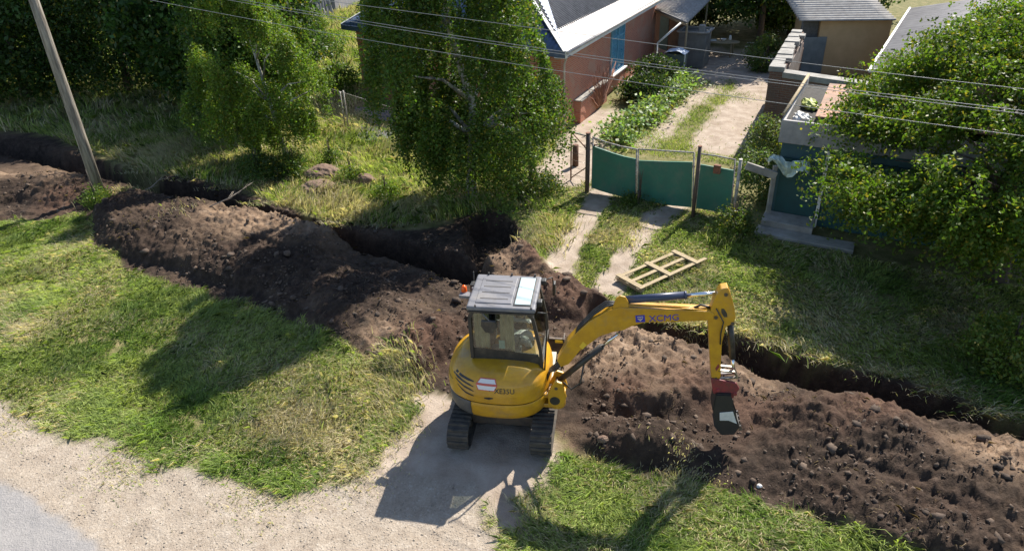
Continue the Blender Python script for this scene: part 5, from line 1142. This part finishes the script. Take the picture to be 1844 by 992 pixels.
mb = MB(); mb.quad((.535, CY0+.03, 2.34), (.535, CY1-.03, 2.34), (.66, CY1-.03, 1.5), (.66, CY0+.03, 1.5)); o = mb.build('windscreen', GLS, cab); o.modifiers.new('s', 'SOLIDIFY').thickness = .006
mb = MB(); mb.quad((.665, CY0+.03, 1.42), (.665, CY1-.03, 1.42), (.635, CY1-.03, 1.0), (.635, CY0+.03, 1.0)); o = mb.build('lower_windscreen', GLS, cab); o.modifiers.new('s', 'SOLIDIFY').thickness = .006
mb = MB(); mb.quad((-.512, CY0+.03, 1.72), (-.512, CY1-.03, 1.72), (-.512, CY1-.03, 2.36), (-.512, CY0+.03, 2.36)); o = mb.build('rear_window', GLS, cab); o.modifiers.new('s', 'SOLIDIFY').thickness = .006
# curtains behind the side window, seat and console inside
def curtain(x0, x1, y, zt, zb):
    mb = MB(); n = 46; A_ = []; 
    for i in range(n+1):
        x = x0+(x1-x0)*i/n; yy = y+.022*math.sin(x*62)+.01*math.sin(x*23); A_.append((mb.bm.verts.new((x, yy, zt)), mb.bm.verts.new((x+.01*math.sin(x*40), yy*1.0+.01, zb))))
    for a, b in zip(A_, A_[1:]): mb.bm.faces.new((a[0], b[0], b[1], a[1])).smooth = True
    mb.build('curtain', CUR, cab)
curtain(-.46, -.20, CY0+.05, 2.36, 1.66); curtain(-.02, .20, CY0+.06, 2.36, 1.62); curtain(-.46, -.10, CY1-.06, 2.36, 1.66); curtain(.0, .40, CY1-.05, 2.36, 1.5)
SEAT = M('seat_cloth', (.05, .05, .055), .9)
mb = MB(); mb.box((-.25, -.08, 1.35), (.22, .38, 1.48)); mb.box((-.32, -.08, 1.4), (-.2, .38, 2.0)); mb.build('seat', SEAT, cab, bev=.04)
mb = MB(); mb.box((-.2, -.30, 1.1), (.3, -.12, 1.62)); mb.box((-.2, .42, 1.1), (.3, .56, 1.6)); mb.tube([(.25, -.2, 1.6), (.28, -.2, 1.85)], .02, 8); mb.tube([(.25, .48, 1.6), (.28, .48, 1.85)], .02, 8); mb.build('console', M('console_grey', (.16, .18, .17), .6), cab, bev=.02)
MB().box((-.05, CY0+.012, 1.70), (.05, CY0+.016, 1.86)).build('paper_note', M('note_pale', (.50, .68, .62), .7), cab)
# roof
mb = MB(); mb.box((-.55, CY0-.04, 2.43), (.57, CY1+.04, 2.52)); roof = part(mb, 'cab_roof', GRY, bev=.035, seg=4)
mb = MB(); mb.box((-.42, CY0+.08, 2.515), (.17, CY1-.08, 2.535)); mb.build('raised_panel', GRY, roof, bev=.012)
for k in range(4):
    y = CY0+.20+k*.19; mb = MB(); mb.box((-.36+.0*k, y, 2.5355), (.10, y+.022, 2.540)); mb.build('groove', DG, roof)
mb = MB(); mb.box((.20, CY0+.04, 2.515), (.50, CY1-.04, 2.532)); sr = mb.build('sunroof_frame', BLK, roof, bev=.01)
mb = MB(); mb.box((.225, CY0+.07, 2.533), (.475, CY1-.07, 2.540)); mb.build('sunroof', M('sunroof_sky_pane', (.50, .60, .62), .12, spec=1, coat=1), roof, bev=.003)  # bright sky reflection put into the pane's base colour
mb = MB()
for x in (-.4, .5): mb.tube([(x, CY0-.03, 2.515), (x, CY0-.03, 2.55)], .015, 6)
for x in (-.35, .05, .45): mb.tube([(x, CY1+.02, 2.515), (x, CY1+.02, 2.56)], .018, 6)
mb.build('roof_bolt', BLK, roof)
mb = MB(); mb.beam((-.53, CY0-.045, 2.425), (.55, CY0-.045, 2.425), .02, .03); mb.build('gutter_trim', BLK, roof)
# beacon on a bracket behind the roof
mb = MB(); mb.beam((-.54, .18, 2.36), (-.78, .20, 2.36), .14, .05); mb.beam((-.56, .30, 2.3), (-.56, .30, 2.45), .05, .05); br = part(mb, 'beacon_bracket', GRY)
mb = MB(); mb.tube([(-.72, .27, 2.37), (-.72, .27, 2.39), (-.72, .27, 2.47), (-.72, .27, 2.50)], [.05, .05, .043, .02], 14); mb.build('beacon', ORG, br, smooth=True)
mb = MB(); mb.box((-.64, .38, 2.33), (-.56, .52, 2.45)); mb.tube([(-.6, .55, 2.2), (-.6, .55, 2.62)], .012, 6); mb.build('rear_lamp', BLK, br, bev=.01)
# mirror over the side window
mb = MB(); mb.tube([(-.32, CY0-.03, 2.42), (-.18, CY0-.14, 2.36), (-.12, CY0-.16, 2.28)], .011, 7); mr = part(mb, 'mirror_arm', STL)
mb = MB(); pr = [(-.13, .10), (.10, .10), (.13, .0), (.05, -.13), (-.07, -.12), (-.14, 0)]; mb.prism(pr, CY0-.17, CY0-.12, lambda u, v, w_: Vector((-.16+u, w_, 2.24+v))); mb.build('mirror', BLK, mr, bev=.012)
# front lamps, handrail and wiper at the front edge of the cab
mb = MB(); mb.tube([(.60, CY0-.01, 2.45), (.72, CY0+.06, 2.40), (.74, CY0+.08, 2.1), (.70, CY0, 1.2)], .014, 7); mb.tube([(.58, CY1, 2.45), (.74, CY1+.05, 2.5), (.76, CY1+.10, 2.3)], .013, 7); part(mb, 'handrail', BLK)
for y in (-.2, .48):
    mb = MB(); mb.box((.57, y, 2.44), (.65, y+.12, 2.53)); part(mb, 'work_lamp', BLK, bev=.012)
mb = MB(); mb.box((.74, CY1+.06, 2.12), (.79, CY1+.2, 2.36)); part(mb, 'front_mirror', BLK, bev=.015)
# ---- boom, stick, bucket, traced side profiles on the digging plane
BY = -.42
def prof(px, yn): return [(lambda q: (q[0], q[2]))(ey(x, y, yn)) for x, y in px]
def slab(px, y0, y1, name, mat, parent=EX, bev=.012):
    mb = MB(); mb.prism(prof(px, y0), y0, y1, lambda u, v, w_: Vector((u, w_, v))); return mb.build(name, mat, parent, bev=bev, seg=3)
def ep(x, y, yl=BY): return Vector(ey(x, y, yl))
boom = slab([(1010, 661), (1003, 650), (1021, 617), (1040, 598), (1060, 580), (1080, 568), (1097, 559), (1115, 554), (1180, 557), (1279, 561), (1287, 566), (1284, 577), (1218, 580), (1161, 581), (1137, 588), (1122, 595), (1104, 598), (1080, 606), (1044, 632), (1024, 656)], BY-.10, BY+.10, 'boom', YEL)
slab([(1104, 560), (1104, 551), (1109, 538), (1117, 533), (1126, 535), (1132, 545), (1132, 558)], BY-.085, BY-.055, 'cylinder_bracket', YEL, boom, .006)
slab([(1104, 560), (1104, 551), (1109, 538), (1117, 533), (1126, 535), (1132, 545), (1132, 558)], BY+.055, BY+.085, 'cylinder_bracket', YEL, boom, .006)
# pivot casting at the boom foot
fb = ep(1003, 672)
print('boom foot', fb, 'knee', ep(1115, 565), 'tip', ep(1284, 570), 'stick low', ep(1290, 678), 'bucket', ep(1312, 775))
swing = part(MB().tube([(fb.x+.0, BY, .66), (fb.x, BY, .98)], .15, 20), 'swing_post', YEL, bev=.01)
mb = MB(); mb.prism([(fb.x-.13, .72), (fb.x+.12, .74), (fb.x+.17, .95), (fb.x+.10, 1.22), (fb.x-.02, 1.26), (fb.x-.14, 1.0)], BY-.17, BY-.115, lambda u, v, w_: Vector((u, w_, v)))
mb.prism([(fb.x-.13, .72), (fb.x+.12, .74), (fb.x+.17, .95), (fb.x+.10, 1.22), (fb.x-.02, 1.26), (fb.x-.14, 1.0)], BY+.115, BY+.17, lambda u, v, w_: Vector((u, w_, v))); mb.build('fork_plate', YEL, swing, bev=.01)
MB().tube([(fb.x+.0, BY-.18, 1.12), (fb.x+.0, BY+.18, 1.12)], .028, 14).build('pivot_pin', DST, swing)
MB().tube([(fb.x-.02, BY-.176, .86), (fb.x-.02, BY-.172, .86)], .085, 18).build('swing_port', BLK, swing)
part(MB().box((.50, BY-.12, .66), (fb.x-.05, BY+.30, .74)).box((.50, BY-.12, .86), (fb.x-.05, BY+.30, .94)), 'swing_bracket', YEL, bev=.015)
# lift cylinder under the boom
a = ep(1008, 684); b = ep(1062, 641); c = ep(1112, 601)
cy = part(MB().tube([a, b+(c-b)*.45], .052, 14), 'lift_cylinder', BLK); MB().tube([b+(c-b)*.4, c], .028, 12).build('rod', CHR, cy)
# stick cylinder on top
a = ep(1124, 540); b = ep(1236, 531.5); c = ep(1297, 527)
NB = M('navy_barrel', (.045, .055, .10), .4); cy = part(MB().tube([a, b], .062, 16).tube([b+(a-b)*.03, b+(c-b)*.01], .067, 16), 'stick_cylinder', NB); MB().tube([b, c], .030, 12).build('rod', CHR, cy)
# stick
stick = slab([(1293, 527), (1299, 520.5), (1311, 518.5), (1316, 530), (1322, 552), (1325, 572), (1321, 583), (1308, 588), (1300, 618), (1298.5, 650), (1298, 680), (1290, 684), (1281, 680), (1278, 639), (1275, 578), (1280, 558), (1284, 545)], BY-.085, BY+.085, 'stick', YEL)
slab([(1299, 556), (1304, 556), (1309, 564), (1310, 571), (1304, 571), (1299, 563)], BY-.089, BY-.086, 'stick_opening', BLK, stick, 0)
for q in ((1306, 525), (1288, 566), (1288, 676), (1318, 577)):
    p = ep(*q); MB().tube([(p.x, BY-.10, p.z), (p.x, BY+.10, p.z)], .028, 12).build('pin', DST, stick)
# bucket cylinder behind the stick
a = ep(1315, 580); b = ep(1319, 645); c = ep(1321, 672)
cy = part(MB().tube([a, b], .048, 14), 'bucket_cylinder', BLK); MB().tube([b, c], .024, 10).build('rod', CHR, cy)
mb = MB()
for s in (-.06, .06):
    p, q = ep(1292, 662), ep(1322, 665); r_, t_ = ep(1291, 677), ep(1327, 675)
    for u, v in ((p, q), (r_, t_), (q, t_)): mb.beam((u.x, BY+s, u.z), (v.x, BY+s, v.z), .025, .05, upv=(0, 1, 0))
part(mb, 'bucket_link', STL, bev=.004)
cp = slab([(1280, 682), (1296, 684), (1326, 690), (1332, 700), (1324, 712), (1300, 716), (1284, 708)], BY-.12, BY-.08, 'quick_coupler', REDP)
slab([(1280, 682), (1296, 684), (1326, 690), (1332, 700), (1324, 712), (1300, 716), (1284, 708)], BY+.08, BY+.12, 'coupler_plate', REDP, cp)
mb = MB()
for q in ((1292, 694), (1322, 700), (1300, 708)): p = ep(*q); mb.tube([(p.x, BY-.14, p.z), (p.x, BY+.14, p.z)], .03, 12)
p, q = ep(1288, 704), ep(1322, 708); mb.beam((p.x, BY, p.z), (q.x, BY, q.z), .16, .06, upv=(0, 1, 0)); mb.build('coupler_body', REDP, cp)
BKM = M('bucket_black', (.02, .02, .022), .6, c2=(.035, .03, .026), nscale=9); bw = .18; bp_ = prof([(1291, 712), (1317, 713), (1321, 735), (1332, 768), (1322, 782), (1300, 783), (1288, 768), (1285, 740)], BY-bw)
bk = part(MB().prism(bp_, BY-bw, BY-bw+.02, lambda u, v, w_: Vector((u, w_, v))).prism(bp_, BY+bw-.02, BY+bw, lambda u, v, w_: Vector((u, w_, v))), 'bucket', BKM)
mb = MB(); sh_ = bp_[3:]+bp_[:2]; 
for (a, b) in zip(sh_, sh_[1:]): mb.beam((a[0], BY, a[1]), (b[0], BY, b[1]), 2*bw-.041, .02, upv=(0, 1, 0)) if 0 else mb.quad((a[0], BY-bw+.021, a[1]), (b[0], BY-bw+.021, b[1]), (b[0], BY+bw-.021, b[1]), (a[0], BY+bw-.021, a[1]))
o = mb.build('bucket_shell', BKM, bk); o.modifiers.new('s', 'SOLIDIFY').thickness = .018
BWM = M('polished_steel', (.78, .78, .76), .38, metal=.0, c2=(.6, .6, .58), nscale=9)
slab([(1296, 743), (1320, 741), (1327, 763), (1312, 757), (1296, 757)], BY-bw-.012, BY-bw-.003, 'wear_plate', BWM, bk, .003)
mb = MB(); e0 = bp_[3]; e1 = bp_[2]
for k in range(4):
    y = BY-bw+.03+k*.12; mb.beam((e0[0], y, e0[1]), (e0[0]+.03, y, e0[1]-.09), .05, .03, upv=(0, 1, 0))
mb.build('tooth', STL, bk)
# hoses and pipes
mb = MB()
for k, dy in enumerate((-.06, 0, .05)):
    mb.tube([ep(1012, 662, BY+dy)+Vector((0, 0, 0)), ep(1018, 630-k*2, BY+dy), ep(1044, 590-k*3, BY+dy), ep(1070, 566-k*4, BY+dy), ep(1090, 552-k*4, BY+dy), ep(1110, 547-k*2, BY+dy)], .017, 7)
part(mb, 'hose', BLK)
mb = MB()
for k, (y0_, y1_) in enumerate(((549, 560), (547, 556), (551, 563))): dy = (-.07, 0, .07)[k]; mb.tube([ep(1110, y0_, BY+dy), ep(1160, y0_+2, BY+dy), ep(1230, (y0_+y1_)/2+1, BY+dy), ep(1288, y1_, BY+dy)], .012, 6)
part(mb, 'hydraulic_pipe', YEL)
mb = MB(); mb.tube([ep(1052, 653), ep(1046, 682)+Vector((0, -.1, 0)), ep(1030, 694)+Vector((0, -.1, 0)), ep(1014, 688)], .016, 7); mb.tube([ep(1290, 556, BY-.1), ep(1303, 580, BY-.12), ep(1298, 600, BY-.12), ep(1297, 620, BY-.10)], .011, 6)
mb.tube([ep(1245, 556, BY), ep(1262, 549, BY), ep(1290, 556, BY)], .018, 7); part(mb, 'hose', BLK)
for k in range(4):
    mb = MB(); dy = -.05+k*.03; mb.tube([(fb.x-.22, BY+.08+dy, .95), (fb.x-.12, BY+.06+dy, 1.32), (fb.x+.0, BY+dy, 1.42+.02*k), tuple(ep(1018, 640, BY+dy))], .02, 7); part(mb, 'hose', BLK)
# lettering and emblem on the boom
c = ep(1191, 572.5, BY-.10); sl = math.atan2((ep(1221, 571, BY-.1)-ep(1165, 574, BY-.1)).z, (ep(1221, 571, BY-.1)-ep(1165, 574, BY-.1)).x)
def onboom(c, off=.004): return lambda u, v: Vector((c.x+u*math.cos(sl)-v*math.sin(sl), BY-.10-off, c.z+u*math.sin(sl)+v*math.cos(sl)))
text('XCMG', .155, 'lettering', BLU, onboom(c+Vector((.04, 0, 0))), boom, 0)
ce = ep(1153, 573.5, BY-.10); f_ = onboom(ce); h = .07
me = bpy.data.meshes.new('emblem'); me.from_pydata([tuple(f_(u, v)) for u, v in ((-h, -h*.9), (h, -h*.9), (h, h*.9), (-h, h*.9))], [], [(0, 1, 2, 3)]); em = link('emblem', me, BLU, boom)
f2 = onboom(ce, .006); V = [(-.045, .028), (-.045, .040), (.045, .040), (.045, .028), (-.045, .01), (-.03, .01), (0, -.022), (.03, .01), (.045, .01), (0, -.045), (-.018, .012), (0, -.006), (.018, .012)]
me = bpy.data.meshes.new('emblem_mark'); me.from_pydata([tuple(f2(u, v)) for u, v in V], [], [(0, 3, 2, 1), (4, 9, 6, 5), (6, 9, 8, 7), (10, 11, 12)]); link('emblem_mark', me, M('mark_pale', (.65, .55, .40), .5), em)
mk_ = M('label_yellow', (.75, .50, .04), .5); slab([(1043, 624), (1050, 615), (1057, 621), (1049, 629)], BY-.104, BY-.102, 'warning_label', mk_, boom, 0)
slab([(1288, 663), (1294, 655), (1296, 660), (1290, 668)], BY-.089, BY-.087, 'warning_label', REDP, stick, 0)

def operator():
    q = l2w((-.06, .14, 1.48)); root = empty('person', q, HEAD, 'seated operator in a pale shirt facing the digging arm inside the cab', 'person')
    J = {'pel': (0, 0, .10, .15), 'wst': (.0, 0, .26, .125), 'chs': (.03, 0, .46, .16), 'nk': (.06, 0, .62, .06), 'nk2': (.07, 0, .68, .055),
         'sl': (.03, .19, .53, .06), 'el': (.16, .25, .30, .045), 'hl': (.38, .27, .28, .032), 'sr': (.03, -.19, .53, .06), 'er': (.16, -.25, .30, .045), 'hr': (.38, -.26, .28, .032),
         'kl': (.44, .13, .12, .075), 'fl': (.50, .13, -.32, .05), 'tl': (.62, .13, -.36, .04), 'kr': (.44, -.10, .12, .075), 'fr': (.50, -.10, -.32, .05), 'tr': (.62, -.10, -.36, .04)}
    E_ = [('pel', 'wst'), ('wst', 'chs'), ('chs', 'nk'), ('nk', 'nk2'), ('chs', 'sl'), ('sl', 'el'), ('el', 'hl'), ('chs', 'sr'), ('sr', 'er'), ('er', 'hr'), ('pel', 'kl'), ('kl', 'fl'), ('fl', 'tl'), ('pel', 'kr'), ('kr', 'fr'), ('fr', 'tr')]
    for nm, sx in (('l', 1), ('r', -1)):          # five fingers closing on the lever
        h = J['h'+nm]
        for k in range(4):
            J[f'f{nm}{k}'] = (h[0]+.055, h[1]+sx*(-.03+.02*k), h[2]+.012, .011); J[f'g{nm}{k}'] = (h[0]+.085-.006*abs(k-1), h[1]+sx*(-.03+.02*k), h[2]-.025, .009)
            E_ += [('h'+nm, f'f{nm}{k}'), (f'f{nm}{k}', f'g{nm}{k}')]
        J[f't{nm}0'] = (h[0]+.03, h[1]-sx*.045, h[2]+.0, .012); J[f't{nm}1'] = (h[0]+.06, h[1]-sx*.05, h[2]-.015, .010); E_ += [('h'+nm, f't{nm}0'), (f't{nm}0', f't{nm}1')]
    ks = list(J); me = bpy.data.meshes.new('body'); me.from_pydata([J[k][:3] for k in ks], [(ks.index(a), ks.index(b)) for a, b in E_], []); me.update()
    o = link('body', me, M('pale_shirt', (.62, .62, .60), .9), root); sk = o.modifiers.new('s', 'SKIN'); o.modifiers.new('u', 'SUBSURF').levels = 1
    for k, v in zip(ks, me.skin_vertices[0].data): v.radius = (J[k][3], J[k][3])
    me.skin_vertices[0].data[0].use_root = True
    mb = MB(); bmesh.ops.create_icosphere(mb.bm, subdivisions=3, radius=.105)
    for v in mb.bm.verts:
        c = v.co; jaw = max(0, -c.z)*2; c.x *= 1.02; c.y *= .78-jaw*.9; c.z *= 1.22
        if c.x > .07 and abs(c.y) < .02 and -.03 < c.z < .015: c.x += .022
        v.co = c+Vector((.10, 0, .80))
    for s_ in (-1, 1): mb.tube([(.085, s_*.078, .79), (.09, s_*.09, .80)], [.022, .014], 8)
    hd = mb.build('head', M('skin', (.45, .26, .18), .6), root, smooth=True)
    mb = MB()
    for s_ in (-1, 1): mb.tube([(.192, s_*.032, .815), (.199, s_*.032, .815)], [.011, .006], 8)
    mb.tube([(.193, -.025, .745), (.197, 0, .743), (.193, .025, .745)], .004, 6); mb.build('face', BLK, hd)
    mb = MB(); bmesh.ops.create_icosphere(mb.bm, subdivisions=3, radius=.116)
    for v in list(mb.bm.verts):
        if v.co.z < .005 or v.co.x > .085 and v.co.z < .05: mb.bm.verts.remove(v)
        else: v.co = Vector((v.co.x*1.02+.088, v.co.y*.84, v.co.z*1.2+.81))
    mb.build('hair', M('dark_hair', (.03, .022, .018), .8), hd, smooth=True)
    print('operator head px', proj_px(l2w((.04, .14, 2.28))))
def proj_px(P):
    d = np.array(P)-ORI; z = d@fw; return PW/2+F_PX*(d@rt)/z, PH/2-F_PX*(d@up)/z
operator()
